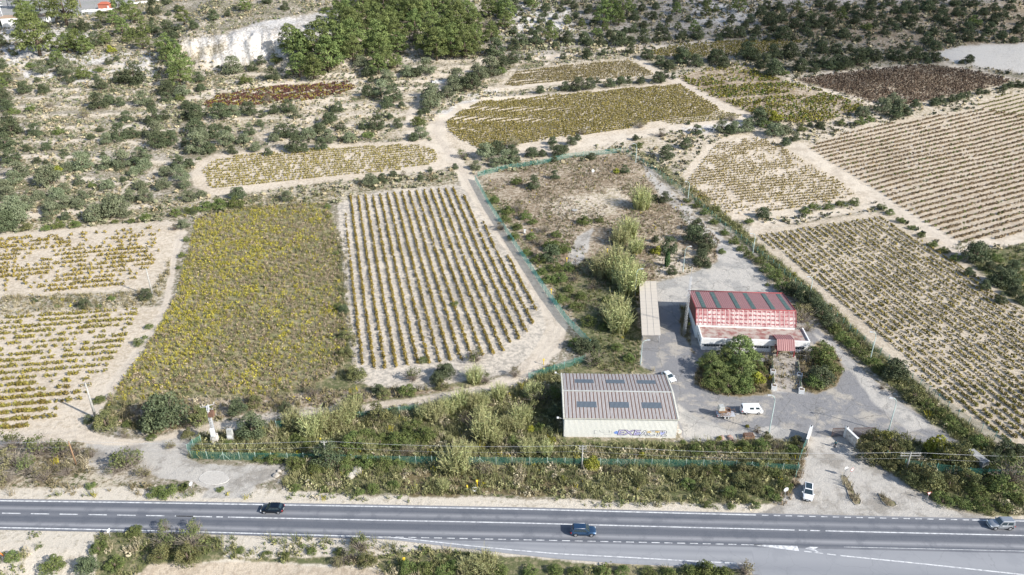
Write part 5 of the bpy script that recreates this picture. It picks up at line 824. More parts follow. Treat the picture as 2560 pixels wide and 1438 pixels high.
# --- stairs with planters
def stairs():
    a = V(1938, 976, 0); d = V(1932, 897, 0); Dp = (d-a).length; wd = 5.3; t = empty('stairway', (a.x, a.y, 0), -math.atan2(d.x-a.x, d.y-a.y)-R(0), 'broad worn concrete stairway leading up to the red roofed building', 'stairs')
    cm = mat('worn_step_concrete', (.42, .38, .33), .9, (.3, .26, .22), 1.5); b = MB(); n = 22; z = .04; y = 0
    for i in range(n):
        dy = Dp/n*(1.9 if i in (0, 9, 10) else .86); b.box(0, wd, y, Dp+1.5, z-.04, z+.03+.0005*i); z += .028; y += dy
    st = b.build('steps', cm, t)
    for x in (-.55, wd+.05):
        for y0, y1 in ((.5, Dp*.42), (Dp*.5, Dp*.93)):
            b = MB(); b.box(x, x+.5, y0, y1, 0, .75); w_ = b.build('planter_wall', M['dirtywhite'], t)
            b = MB(); b.box(x+.08, x+.42, y0+1.3, y1-.1, .74, .95, 0, .04); b.build('hedge', mat('dark_hedge', (.05, .08, .05), .9, (.12, .13, .07), 6), w_)
            b = MB(); b.box(x-.35, x+.85, y0-.6, y0+.5, 0, 1.0); b.build('planter_box', M['white'], w_)
            b = MB(); b.box(x-.2, x+.7, y0-.45, y0+.35, 1.0, 1.03); b.build('soil', M['bark'], w_)
stairs()
# --- long canopy
def canopy():
    a, b_, c, d = V(1605, 838, 2.9), V(1652, 838, 2.9), V(1640, 703, 2.9), V(1598, 703, 2.9); t = empty('carport_canopy', (a.x, a.y, 0), 0, 'long narrow pale canopy roof on posts left of the concrete yard', 'canopy'); L = lambda p: p-Vector((a.x, a.y, 0))
    rm_ = stripemat('pale_canopy_sheet', (.56, .50, .42), (.40, .36, .32), 1.9, .05, .6, axis=1, amp=.06); P_ = [L(a), L(b_), L(c), L(d)]
    b = MB(); b.hexa([p-Vector((0, 0, .12)) for p in P_], P_); r = b.build('roof', rm_, t)
    for f in (.33, .66):
        b = MB(); b.beam(P_[0].lerp(P_[1], f)+Vector((0, 0, .02)), P_[3].lerp(P_[2], f)+Vector((0, 0, .02)), .05); b.build('seam', M['conc'], r)
    for s in (0, 1):
        for k in range(7):
            f = (k+.3)/6.6; p = P_[s].lerp(P_[3-s], f); p = p.lerp(P_[1-s].lerp(P_[2+s], f), .05); b = MB(); b.tube([(p.x, p.y, -.2), (p.x, p.y, 2.8)], .07, 6); b.build('post', M['steel'], t)
canopy()
# --- lattice mast
def lattice(b, h, w0, w1, n, r=.04, legs=4):
    P_ = lambda i, k: (lambda w_: Vector((w_*math.cos(2*PI*k/legs+PI/4), w_*math.sin(2*PI*k/legs+PI/4), h*i/n)))(w0+(w1-w0)*i/n)
    for k in range(legs):
        b.beam(P_(0, k), P_(n, k), r*1.5)
        for i in range(n): b.beam(P_(i, k), P_(i+1, (k+1) % legs), r); b.beam(P_(i, k), P_(i, (k+1) % legs), r)
def mast():
    p = V(1710, 838, 0); h = zfor(p, 668); t = empty('lattice_mast', p, .3, 'tall grey lattice mast at the left end of the red roofed building', 'mast')
    b = MB(); lattice(b, h*.87, .42, .26, 24, .025); b.build('lattice', M['steel'], t); b = MB(); b.tube([(0, 0, h*.86), (0, 0, h)], .05, 6); b.build('antenna', M['steel'], t)
    for z in (.6, .68):
        b = MB(); b.beam((-.9, 0, h*z), (.3, 0, h*z), .06); b.beam((-.9, -.4, h*z), (-.9, .4, h*z), .05); b.build('antenna_arm', M['steel'], t)
mast()
# --- street lamps
def lampproto():
    t = empty('street_lamp', (0, 0, 0)); b = MB(); b.tube([(0, 0, -.2), (0, 0, .5), (0, 0, .8), (0, 0, .92)], [.13, .13, .1, .075], 8); b.tube([(0, 0, .9), (0, 0, .97)], [.07, .05], 8)
    me = None; return t
LM = mat('pale_green_steel', (.50, .60, .58), .4, (.42, .52, .5), 2)
for bx, by, tx, ty, sd, lb in ((1589, 408, 1577, 359, -1, 'street lamp at the back corner of the green fenced plot'), (1587, 738, 1592, 672, 1, 'street lamp beside the far end of the long canopy'), (1601, 912, 1606, 850, 1, 'street lamp standing in front of the near end of the canopy'), (1707, 681, 1712, 616, 1, 'street lamp behind the mast at the back of the concrete yard'),
    (1719, 505, 1715, 454, -1, 'street lamp among the bushes beside the overgrown lane'), (1881, 638, 1888, 584, -1, 'street lamp by the upper corner of the right hand vineyard'), (2021, 755, 2031, 692, -1, 'street lamp behind the back corner of the red roofed building'), (2175, 900, 2187, 830, -1, 'street lamp on the fence line right of the stairs'),
    (1922, 1084, 1933, 988, -1, 'tall curved street lamp beside the white van'), (2220, 1082, 2232, 995, -1, 'tall curved street lamp right of the entrance gate')):
    p = V(bx, by); h = zfor(p, ty); t = empty('street_lamp', p, 0, 'pale green '+lb, 'street lamp', 'street lamps around the yard'); 
    b = MB(); b.tube([(0, 0, -.2), (0, 0, 1.0), (0, 0, 1.2), (0, 0, h*.8), (sd*.12, 0, h*.9), (sd*.45, 0, h*.97), (sd*1.1, 0, h)], [.15, .15, .11, .09, .08, .075, .07], 8); b.build('pole', LM, t)
    b = MB(); b.box(-.38, .38, -.16, .16, -.08, .1, 0, .05); hd = b.build('lamp_head', M['steel'], t, (sd*1.4, 0, h), .02); b = MB(); b.box(-.28, .28, -.12, .12, -.13, -.085); b.build('lamp_glass', M['lamp'], hd)
# --- utility poles and cables
POLET = []
def upole(bx, by, ty, lb, arms=1, r=.16, name='utility_pole', m='conc', armw=1.0):
    p = V(bx, by); h = zfor(p, ty); t = empty(name, p, 0, lb, 'utility pole'); b = MB(); b.tube([(0, 0, -.3), (0, 0, h)], [r*1.35, r*.75], 8); b.build('pole', M[m], t)
    for k in range(arms):
        z = h-.35-k*.55; b = MB(); b.box(-armw, armw, -.06, .06, z, z+.1); a = b.build('cross_arm', M['conc'], t)
        for x in (-armw*.9, 0, armw*.9):
            b = MB(); b.tube([(x, 0, z+.1), (x, 0, z+.3)], [.05, .07], 6); b.build('insulator', M['dirtywhite'], a)
    POLET.append(p+Vector((0, 0, h-.1))); return t, h
upole(382, 741, 671, 'tall pale concrete utility pole between the two lower left vineyards', 1, .2)
POLET.clear()
upole(240, 1046, 957, 'tall pale concrete utility pole leaning over the bend of the dirt track', 2, .22); POLET.clear()
upole(191, 1163, 1103, 'short wooden utility pole in the scrub near the road', 1, .13, m='wood', armw=.45)
upole(818, 1165, 1103, 'utility pole top standing out of the bushes left of the reeds', 1, .13, armw=.6)
upole(1454, 1172, 1114, 'thin utility pole on the verge in front of the warehouse', 2, .12, armw=.75)
upole(2264, 1178, 1131, 'utility pole with broad cross arms in the thicket right of the entrance', 2, .14, armw=2.0)
ends = [POLET[0]+Vector((-60, .5, 0))]+POLET+[POLET[-1]+Vector((60, -1, 0))]
for k, (dx, dz, lb) in enumerate(((-.1, .25, 'upper power cable running along the road verge'), (.45, -.25, 'middle power cable running along the road verge'), (.0, -1.3, 'lowest power cable running along the road verge'))):
    pts = []
    for a, c in zip(ends[:-1], ends[1:]):
        n = 14
        for i in range(n):
            f = i/n; q = a.lerp(c, f)+Vector((0, dx, dz-4*f*(1-f)*((c-a).length/60)*.9)); pts.append(q)
    b = MB(); b.tube(pts, .011, 4); o = b.build('power_cable', M['steel']); tag(o, lb, 'cable', 'power cables along the verge')
def transformer():
    p = V(538, 1103); h = zfor(p, 1015); t = empty('transformer_pole', p, 0, 'lattice electricity pole carrying a rusty transformer box by the fence corner', 'electricity pole')
    b = MB(); b.box(-.65, .65, -.6, .6, -.2, 1.7, 0, .05); b.build('pedestal', M['dirtywhite'], t); b = MB(); lattice(b, h-1.6, .42, .25, 12, .06); b.build('lattice', M['steel'], t, (0, 0, 1.6)); b = MB(); b.box(-.3, .5, -.75, -.35, 1.7, 3.6); b.build('switch_box', M['white'], t)
    b = MB(); b.box(-.1, .95, -.5, .5, h*.72, h*.72+1.2); b.tube([(.2, 0, h*.72+1.2), (.2, 0, h*.72+1.6)], .1, 6); b.tube([(.6, 0, h*.72+1.2), (.6, 0, h*.72+1.6)], .1, 6); b.build('transformer_box', M['rust'], t)
    for a_, z in ((.5, h), (-.4, h-.5), (1.9, h-.9)):
        b = MB(); v = Vector((math.cos(a_), math.sin(a_), 0))*1.3; b.beam(-v+Vector((0, 0, z)), v+Vector((0, 0, z)), .1); c = b.build('cross_arm', M['steel'], t)
        for s in (-1, 1): b = MB(); b.tube([v*s*.9+Vector((0, 0, z)), v*s*1.05+Vector((0, 0, z+.45))], [.06, .09], 6); b.build('insulator', M['dirtywhite'], c)
transformer()
# --- fences
def fence(name, pts, lb, h=2.0, sp=3.0, post='greenpost', brace=0, net='net'):
    W_ = [V(x, y) for x, y in pts]; P_ = []
    for a, c in zip(W_[:-1], W_[1:]):
        n = max(1, round((c-a).length/sp)); P_ += [a.lerp(c, i/n) for i in range(n)]
    P_.append(W_[-1]); o = W_[0].copy(); P_ = [Vector((p.x, p.y, gz(p.x, p.y)))-o for p in P_]; t = empty(name, o, 0, lb, 'fence')
    vs, fs = [], []
    for p in P_: vs += [p+Vector((0, 0, .05)), p+Vector((0, 0, h-.05))]
    b = MB()
    for a, c in zip(P_[:-1], P_[1:]): b.face([a+Vector((0, 0, .03)), c+Vector((0, 0, .03)), c+Vector((0, 0, h-.04)), a+Vector((0, 0, h-.04))])
    b.build('wire_netting', M[net], t)
    b = MB(); b.tube([(0, 0, -.2), (0, 0, h+.12)], .055, 6); pm = b.build('post', M[post], t, P_[0])
    for i, p in enumerate(P_[1:99]): q = pm.copy(); C.objects.link(q); q.parent = t; q.location = p
    if brace:
        for i in range(2, len(P_)-1, brace):
            p = P_[i]; d = (P_[i+1]-P_[i]).normalized()
            for s in (-1, 1): b = MB(); b.tube([p+Vector((0, 0, h*.85)), p+d*s*1.25], .035, 5); b.build('brace', M[post], t)
fence('wire_fence', [(478, 1146), (560, 1150), (760, 1153), (1000, 1160), (1280, 1163), (1500, 1166), (1800, 1170), (1995, 1182)], 'long green wire fence on pale posts along the road verge', 2.0, 3.2, 'palepost', 8)
fence('wire_fence', [(478, 1146), (470, 1132), (484, 1118), (504, 1108)], 'short green wire fence curving round the corner by the dirt track', 2.0, 2.2, 'palepost')
fence('wire_fence', [(692, 1072), (780, 1062), (900, 1048), (1047, 1028)], 'wire fence behind the reeds along the dirt track', 2.0, 5, 'palepost')
fence('wire_fence', [(1188, 452), (1225, 520), (1270, 590), (1320, 665), (1372, 745), (1420, 810), (1476, 868)], 'green wire fence between the row vineyard track and the dry plot', 2.2, 3.0, net='net2')
fence('wire_fence', [(1322, 950), (1360, 938), (1410, 922), (1462, 905)], 'short green wire fence behind the grey warehouse', 2.0, 3.0)
fence('wire_fence', [(1195, 442), (1260, 425), (1360, 410), (1420, 395), (1552, 382)], 'green wire fence at the back of the dry plot', 2.0, 3.0)
fence('wire_fence', [(1558, 378), (1640, 432), (1720, 492), (1800, 560), (1880, 622), (1960, 688), (2060, 772), (2140, 842), (2220, 905), (2320, 985), (2420, 1062), (2520, 1118)], 'long green wire fence between the yard and the right hand vineyard', 2.0, 3.0)
fence('wire_fence', [(1988, 1196), (1996, 1160), (2006, 1130), (2011, 1118)], 'green wire fence left of the entrance drive', 2.0, 2.5)
fence('wire_fence', [(2170, 1128), (2260, 1168), (2420, 1190), (2560, 1196)], 'green wire fence behind the thicket right of the entrance', 2.0, 3.0)
# --- entrance walls and gates
def gwall(name, b0, b1, h, lb, th=.35):
    a, c = V(*b0), V(*b1); d = c-a; L = d.length; t = empty(name, a, math.atan2(d.y, d.x), lb, 'wall'); b = MB(); b.box(0, L, -th/2, th/2, -.2, h); w_ = b.build('wall_panel', M['dirtywhite'], t)
    b = MB(); b.box(-.05, L+.05, -th/2-.06, th/2+.06, h, h+.12); b.build('coping', M['white'], w_); b = MB(); b.box(-.55, .02, -.3, .3, -.2, h+.25); b.build('pillar', M['white'], t); b = MB(); b.tube([(-.25, 0, h+.25), (-.25, 0, h+.5)], [.14, .1], 8); b.build('lantern', M['black'], t)
    b = MB(); b.box(.9, 1.5, -th/2-.02, -th/2, 1.0, 1.5); b.build('plaque', M['conc'], t)
gwall('gate_wall', (2023, 1090), (2014, 1119), 2.1, 'weathered white wall with pillar on the left of the entrance')
gwall('gate_wall', (2114, 1094), (2140, 1119), 2.2, 'broad weathered white wall with plaque on the right of the entrance')
def gate(x0, x1, y, h, lb):
    a, c = V(x0, y), V(x1, y-1); d = c-a; L = d.length; t = empty('iron_gate', a, math.atan2(d.y, d.x), lb, 'gate', 'open gate leaves at the entrance')
    b = MB(); [b.box(*q) for q in ((0, L, -.04, .04, .1, .2), (0, L, -.04, .04, h-.1, h), (0, .1, -.05, .05, .2, h-.1), (L-.1, L, -.05, .05, .2, h-.1))]; b.build('gate_frame', M['brown_iron'], t)
    b = MB(); [b.box(.1+k*.16, .15+k*.16, -.02, .02, .2, h-.1) for k in range(1, int((L-.2)/.16))]; b.build('bars', M['brown_iron'], t)
gate(2078, 2119, 1092, 2.2, 'brown barred gate leaf left of the white wall'); gate(2130, 2183, 1092, 2.3, 'brown barred gate leaf right of the white wall')
# --- vehicles
def car(name, lb, cat, px, py, heading, L, Wd, Hh, paint, belt=.95, hood=.95, ww=(.62, .95), wr=(-1.35, -1.75), roofx=(.35, -1.2), rw=.33, wb=2.6, glassroof=False, bumper=None, rails=False, van=False):
    pm, t_, p_ = newmat(paint[0]); p_.inputs['Base Color'].default_value = (*paint[1], 1); p_.inputs['Roughness'].default_value = .32; p_.inputs['Metallic'].default_value = paint[2]; p_.inputs['Coat Weight'].default_value = .5
    o = V(px, py, RZ if py > 1250 else None); t = empty(name, o, heading, lb, cat)
    hw = Wd/2; st = []; b = MB(); hx = L/2
    prof = [(-hx, .80, .42, belt-.12), (-hx+.12, .93, .25, belt-.02), (-hx+.5, 1, .2, belt), (wr[0], 1, .2, belt), (0, 1.0, .2, belt), (ww[1] if not van else ww[1], 1, .2, belt), (hx-.75, .99, .2, hood-.03), (hx-.3, .93, .22, hood-.12), (hx-.05, .82, .26, hood-.25), (hx, .7, .38, hood-.35)]
    rings = []
    for (x, wf, z0, z1) in prof:
        w_ = hw*wf; ring = [(x, -w_*.86, z0), (x, -w_, z0+.14), (x, -w_, (z0+z1)/2+.1), (x, -w_*.955, z1-.06), (x, -w_*.80, z1), (x, w_*.80, z1), (x, w_*.955, z1-.06), (x, w_, (z0+z1)/2+.1), (x, w_, z0+.14), (x, w_*.86, z0)]; rings.append([b.bm.verts.new(q) for q in ring])
    for A, B in zip(rings, rings[1:]):
        for k in range(10): f = b.bm.faces.new((A[k], A[(k+1) % 10], B[(k+1) % 10], B[k])); f.smooth = True
    b.bm.faces.new(rings[0][::-1]); b.bm.faces.new(rings[-1]); body = b.build('body', pm, t)
    # cabin
    wb_, wt = hw*.93, hw*.76; zb, zt = belt-.04, Hh; xf, xr = ww[1], wr[1]; rf, rr = roofx
    lo = [(xr, -wb_, zb), (xf, -wb_, zb), (xf, wb_, zb), (xr, wb_, zb)]; hi = [(rr, -wt, zt-.05), (rf, -wt, zt-.05), (rf, wt, zt-.05), (rr, wt, zt-.05)]
    b = MB(); b.hexa(lo, hi); b.box(rr+.05, rf-.08, -wt*.9, wt*.9, zt-.05, zt, 0, .04); cab = b.build('cabin', pm, t, bevel=.02)
    lo = [Vector(q) for q in lo]; hi = [Vector(q) for q in hi]
    def pane(nm, A, B, C_, D, f0=.06, f1=.94, g0=.1, g1=.88, out=.025, m=None):
        """A,B bottom, D,C top"""
        n = (B-A).cross(D-A).normalized(); P2 = lambda u, v: (A.lerp(B, u)).lerp(D.lerp(C_, u), v)+n*out; b = MB(); P_ = [P2(f0, g0), P2(f1, g0), P2(f1, g1), P2(f0, g1)]
        b.hexa([q-n*.03 for q in P_], P_); return b.build(nm, m or M['glass'], cab)
    pane('windscreen', lo[1], lo[2], hi[2], hi[1], .05, .95, .08, .95); pane('rear_window', lo[3], lo[0], hi[0], hi[3], .1, .9, .35, .9)
    for A, B, C_, D in ((lo[0], lo[1], hi[1], hi[0]), (lo[2], lo[3], hi[3], hi[2])):
        if van:
            fr = ((.38, .60), (.70, .90)) if A is lo[0] else ((.10, .30), (.40, .62))
        else: fr = ((.10, .33), (.36, .60), (.63, .90)) if not van and Hh < 1.75 else ((.08, .42), (.52, .86))
        for f0, f1 in fr: pane('side_window', A, B, C_, D, f0, f1, .14 if not van else .3, .84)
    if glassroof: b = MB(); b.box(rr+.2, rf-.15, -wt*.78, wt*.78, zt, zt+.012); b.build('glass_roof', M['glass'], cab)
    if rails:
        for s in (-1, 1): b = MB(); b.tube([(rr+.1, s*wt*.92, zt+.05), (rf-.1, s*wt*.92, zt+.05)], .025, 6); b.build('roof_rail', M['steel'], cab)
    for x in (-wb/2-.05, wb/2+.05):
        for s in (-1, 1):
            b = MB(); yy = s*(hw-.10); b.tube([(x, yy-.11*s, rw), (x, yy+.12*s, rw)], rw, 18); wh = b.build('wheel', M['tyre'], t); b = MB(); b.tube([(x, yy+.10*s, rw), (x, yy+.135*s, rw)], rw*.62, 14); b.build('rim', M['rim'], wh)
            b = MB(); n = 12
            for i in range(n):
                a0, a1 = PI*i/n, PI*(i+1)/n; r0, r1 = rw+.01, rw+.07; yq = s*(hw+.012); b.face([(x+r0*math.cos(a0), yq, rw+r0*math.sin(a0)), (x+r1*math.cos(a0), yq, rw+r1*math.sin(a0)), (x+r1*math.cos(a1), yq, rw+r1*math.sin(a1)), (x+r0*math.cos(a1), yq, rw+r0*math.sin(a1))])
            b.build('wheel_arch', M['black'], t)
    for s in (-1, 1):
        b = MB(); b.box(hx-.28, hx-.02, s*hw*.72-.17, s*hw*.72+.17, hood-.36, hood-.22, 0, .02); b.build('headlight', M['lamp'], t); b = MB(); b.box(-hx-.01, -hx+.15, s*hw*.8-.11, s*hw*.8+.11, belt-.36, belt-.10, 0, .01); b.build('tail_light', M['red'], t)
        b = MB(); b.box(ww[1]-.35, ww[1]-.15, s*(hw+.0), s*(hw+.2), belt-.02, belt+.13) if s > 0 else b.box(ww[1]-.35, ww[1]-.15, -hw-.2, -hw, belt-.02, belt+.13); b.build('wing_mirror', pm, t)
    b = MB(); b.box(hx-.06, hx+.03, -hw*.6, hw*.6, .32, .5); b.box(-hx-.03, -hx+.06, -hw*.7, hw*.7, .3, .5); b.build('bumper', bumper or M['black'], t); b = MB(); b.box(hx-.12, hx+.012, -hw*.42, hw*.42, .53, .62); b.build('grille', M['black'], t)
    b = MB(); b.box(-hx-.045, -hx-.03, -.26, .26, .52, .64); b.box(hx+.03, hx+.045, -.26, .26, .36, .47); b.build('number_plate', M['white'], t); return t
car('hatchback_car', 'small black hatchback driving left in the upper lane', 'car', 682, 1277, PI-R(1), 4.1, 1.76, 1.48, ('black_car_paint', (.006, .012, .022), .4), belt=.92, hood=.90, ww=(.5, 1.05), wr=(-1.55, -1.95), roofx=(.25, -1.35), wb=2.5, rails=False)
car('suv_car', 'dark blue SUV with roof rails driving right in the lower lane', 'car', 1458, 1333, -R(1.5), 4.5, 1.85, 1.66, ('blue_grey_car_paint', (.04, .09, .17), .6), belt=1.0, hood=1.02, ww=(.7, 1.1), wr=(-1.6, -2.1), roofx=(.35, -1.75), rw=.36, wb=2.68, rails=True)
car('off_road_car', 'silver boxy off road car driving left at the right edge', 'car', 2499, 1317, PI-R(1), 4.3, 1.8, 1.84, ('silver_car_paint', (.36, .38, .40), .5), belt=1.08, hood=1.08, ww=(.4, .72), wr=(-1.9, -2.05), roofx=(.2, -1.95), rw=.38, wb=2.45, bumper=M['steel'])
car('white_suv_car', 'white SUV with dark glass roof parked on the entrance drive', 'car', 2019, 1236, -R(110), 4.4, 1.88, 1.62, ('white_car_paint', (.80, .80, .80), .0), belt=.98, hood=1.0, ww=(.75, 1.15), wr=(-1.55, -2.0), roofx=(.35, -1.6), rw=.37, wb=2.65, glassroof=True)
car('delivery_van', 'white delivery van parked in the yard with a trailer behind it', 'van', 1878, 1031, R(1), 4.7, 1.82, 2.0, ('white_van_paint', (.78, .79, .8), .0), belt=1.1, hood=1.08, ww=(1.75, 2.12), wr=(-2.1, -2.3), roofx=(1.55, -2.2), rw=.31, wb=2.5, bumper=M['white'], van=True)
car('parked_white_car', 'small white car parked behind the warehouse', 'car', 1671, 947, -R(64), 4.1, 1.75, 1.48, ('white_small_car_paint', (.76, .78, .8), .0), belt=.92, hood=.9, ww=(.5, 1.0), wr=(-1.4, -1.85), roofx=(.2, -1.2), wb=2.5)
# --- trailer and the old carriage on it
def trailer():
    p = V(1813, 1040); t = empty('car_trailer', p, R(1), 'low twin axle trailer hitched behind the white van', 'trailer')
    b = MB(); b.box(-1.9, 1.9, -.9, .9, .45, .55); bed = b.build('bed', M['steel'], t); b = MB(); b.tube([(1.9, 0, .5), (3.0, 0, .45)], .05, 6); b.build('drawbar', M['steel'], t)
    for x in (-.35, .4):
        for s in (-1, 1): b = MB(); b.tube([(x, s*.92, .3), (x, s*1.12, .3)], .3, 16); w_ = b.build('wheel', M['tyre'], t); b = MB(); b.tube([(x, s*1.1, .3), (x, s*1.14, .3)], .17, 12); b.build('rim', M['white'], w_)
    for s in (-1, 1): b = MB(); b.box(-.75, .8, s*1.02-.14, s*1.02+.14, .62, .66); b.build('mudguard', M['steel'], t); b = MB(); b.box(-2.0, -1.93, s*.75-.1, s*.75+.1, .5, .62); b.build('tail_light', M['red'], t)
    t = empty('wooden_carriage', p+Vector((-.1, 0, .55)), R(1), 'old wooden carriage with spoked wheels and grey hood on the trailer', 'carriage')
    b = MB(); b.hexa([(-1.5, -.5, .55), (.2, -.5, .55), (.2, .5, .55), (-1.5, .5, .55)], [(-1.7, -.6, 1.2), (.1, -.6, 1.05), (.1, .6, 1.05), (-1.7, .6, 1.2)]); b.build('body', M['wood'], t)
    b = MB(); b.hexa([(-1.7, -.65, 1.2), (-.3, -.65, 1.25), (-.3, .65, 1.25), (-1.7, .65, 1.2)], [(-1.5, -.6, 2.1), (-.5, -.6, 2.2), (-.5, .6, 2.2), (-1.5, .6, 2.1)]); b.build('hood', M['canvas'], t, bevel=.05)
    b = MB(); b.box(.3, .9, -.5, .5, .8, .95); b.box(.9, 1.0, -.5, .5, .5, 1.3); b.build('seat', M['rust'], t)
    for x, r in ((-.85, .5), (.45, .55)):
        for s in (-1, 1):
            b = MB(); n = 18; ring = [(x+r*math.cos(2*PI*i/n), s*.82, r+r*math.sin(2*PI*i/n)) for i in range(n+1)]; b.tube(ring, .045, 5, cap=False)
            for i in range(10): b.tube([(x, s*.82, r), (x+r*math.cos(2*PI*i/10), s*.82, r+r*math.sin(2*PI*i/10))], .022, 4)
            b.tube([(x, s*.74, r), (x, s*.9, r)], .08, 8); b.build('wheel', M['wood'], t)
    for s in (-1, 1): b = MB(); b.tube([(.9, s*.4, .6), (1.8, s*.35, .9), (2.1, s*.35, 1.0)], .03, 5); b.build('shaft', M['wood'], t)
trailer()
# --- signs and markers
def sign(kind, px, py, h, lb, face, r=.35, m=None, m2=None):
    p = V(px, py); t = empty('road_sign', p, face, lb, 'road sign'); b = MB(); b.tube([(0, 0, -.2), (0, 0, h)], .035, 6); b.build('post', M['steel'], t); b = MB(); mm = m or M['white']
    def disc(rr, x0, x1, n, rot=0): return [(x0, rr*math.cos(2*PI*i/n+rot), h+rr*math.sin(2*PI*i/n+rot)) for i in range(n)], [(x1, rr*math.cos(2*PI*i/n+rot), h+rr*math.sin(2*PI*i/n+rot)) for i in range(n)]
    n, rot = (20, 0) if kind == 'o' else (3, -PI/2) if kind == 't' else (4, PI/4); 
    for rr, x0, x1, mt in ((r, .04, .07, mm), (r*.78, .07, .078, m2)):
        if not mt: continue
        b = MB(); A, B = disc(rr, x0, x1, n, rot); va = [b.bm.verts.new(q) for q in A]; vb = [b.bm.verts.new(q) for q in B]; b.bm.faces.new(va[::-1]); b.bm.faces.new(vb)
        for i in range(n): b.bm.faces.new((va[i], va[(i+1) % n], vb[(i+1) % n], vb[i]))
        b.build('sign_plate' if mt is mm else 'sign_face', mt, t)
SR = mat('sign_red', (.6, .05, .05), .4); SB = mat('sign_grey_back', (.6, .62, .64), .35)
sign('o', 481, 1229, 1.9, 'round pale sign at the edge of the dirt track exit', -R(25), .42, SB)
sign('o', 1960, 1247, 2.3, 'round grey sign back in front of the bushes by the entrance', -R(75), .5, SB)
sign('s', 276, 1343, 1.6, 'small white and blue sign on the near verge', -R(20), .45, M['white'], mat('sign_blue_face', (.5, .65, .8), .4))
sign('o', 2111, 1190, 1.9, 'left round white sign at the tip of the long traffic island', -R(80), .42, M['white']); sign('o', 2125, 1194, 2.0, 'right round red rimmed sign at the tip of the long traffic island', -R(60), .42, SR, M['white'])
sign('t', 2317, 1250, 1.7, 'red and white triangular yield sign right of the drive', -R(85), .5, SR, M['white'])
def marker(px, py, h, lb, r=.08, cap=True):
    p = V(px, py); t = empty('marker_post', p, 0, lb, 'marker post'); b = MB(); b.tube([(0, 0, -.1), (0, 0, h)], r, 8); b.build('post', M['yellow'], t)
    if cap: b = MB(); b.hexa([(-.2, -.15, h-.1), (.2, -.15, h-.1), (.2, .15, h+.02), (-.2, .15, h+.02)], [(-.2, -.12, h+.08), (.2, -.12, h+.08), (.2, .12, h+.2), (-.2, .12, h+.2)]); b.build('marker_cap', M['yellow'], t)
marker(1168, 1225, 1.1, 'stout yellow marker post beside the white ring on the verge', .16, False); marker(1193, 1217, 1.4, 'thin yellow marker post with square cap on the verge'); marker(1011, 1411, 1.3, 'yellow marker post on the near verge below the slip road', .1)
marker(1518, 632, 1.2, 'yellow marker post beside the middle reed clumps'); marker(1417, 655, 1.2, 'pale yellow marker post below the big green bush'); marker(1378, 737, 1.6, 'yellow marker post on the fence of the row vineyard track'); marker(1359, 912, 1.4, 'farther yellow marker post by the short fence'); marker(1360, 934, 1.3, 'nearer yellow marker post by the short fence')
def rocks(name, px, py, n, s, lb, m='rock', seed=1):
    q = random.Random(seed); p = V(px, py); t = MB()
    for i in range(n):
        c = Vector((q.uniform(-1, 1)*s*1.2, q.uniform(-1, 1)*s*.6, 0)); r = s*q.uniform(.25, .6); bm2 = bmesh.ops.create_icosphere(t.bm, subdivisions=2, radius=r)['verts']
        for v in bm2: v.co = Vector((v.co.x*q.uniform(.98, 1.02)*1.2, v.co.y, v.co.z*.75))*(.85+.3*float(vn(v.co.x*4/r+i, v.co.y*4/r+v.co.z*3/r, 2.5, i)))+c+Vector((0, 0, r*.3))
    o = t.build(name, M[m], None, p); tag(o, lb, 'rock' if m == 'rock' else 'debris'); return o
rocks('boulder', 1709, 1082, 1, 1.9, 'large pale boulder at the right corner of the warehouse', seed=3); rocks('boulder', 706, 1184, 2, 1.6, 'rounded pale boulder at the end of the dirt clearing', seed=4); rocks('rubble', 1815, 1096, 6, 1.0, 'small heap of reddish rubble by the bushes', 'rubble', 8); rocks('rubble', 310, 1052, 5, .6, 'scattered reddish broken bricks above the dirt track', 'rubble', 6)
rocks('boulder', 888, 1186, 3, 1.8, 'pale rock outcrop in the verge bushes', seed=7); rocks('boulder', 240, 1067, 1, 1.3, 'white block at the foot of the leaning pole', seed=12)
def crate():
    p = V(1871, 1096); t = empty('wooden_crate', p, R(3), 'open slatted wooden crate beside the bushes near the lamp', 'crate'); b = MB()
    for k in range(7): b.box(-.95+k*.28, -.80+k*.28, -.6, .6, 1.05, 1.12)
    b.build('lid_slats', M['rust'], t); b = MB()
    for z in (.1, .4, .7): b.box(-1, 1, -.64, -.6, z, z+.2); b.box(-1, 1, .6, .64, z, z+.2); b.box(-1.04, -1, -.6, .6, z, z+.2); b.box(1, 1.04, -.6, .6, z, z+.2)
    b.build('side_slats', M['wood'], t); b = MB(); [b.box(x, x+.1, y, y+.1, 0, 1.05) for x in (-.98, .88) for y in (-.58, .48)]; b.build('corner_posts', M['wood'], t)
crate()
def cabinet():
    p = V(578, 1100); t = empty('meter_cabinet', p, 0, 'grey and white concrete electric meter cabinet behind the fence corner', 'cabinet'); b = MB(); b.box(-.65, .65, -.4, .4, -.1, 1.5); b.build('base', M['conc'], t); b = MB(); b.box(-.55, .55, -.3, .4, 1.5, 2.7, 0, .02); b.build('housing', M['canvas'], t); b = MB(); b.box(-.5, .5, -.46, -.4, .7, 1.45); b.build('door', M['white'], t)
cabinet()
def island(name, pts, lb):
    P_ = [V(x, y) for x, y in pts]; o = sum(P_, Vector())/len(P_); L = [q-o for q in P_]; t = empty(name, o, 0, lb, 'traffic island'); b = MB(); b.tube([q+Vector((0, 0, .05)) for q in L+[L[0]]], .09, 6, cap=False); b.build('kerb', mat('worn_kerb', (.36, .34, .31), .9, (.2, .18, .15), 1.5), t); b = MB(); b.face([q*.95+Vector((0, 0, .06)) for q in L]); b.build('soil', mat('island_soil', (.3, .24, .17), .95, (.14, .14, .06), 1.2), t)
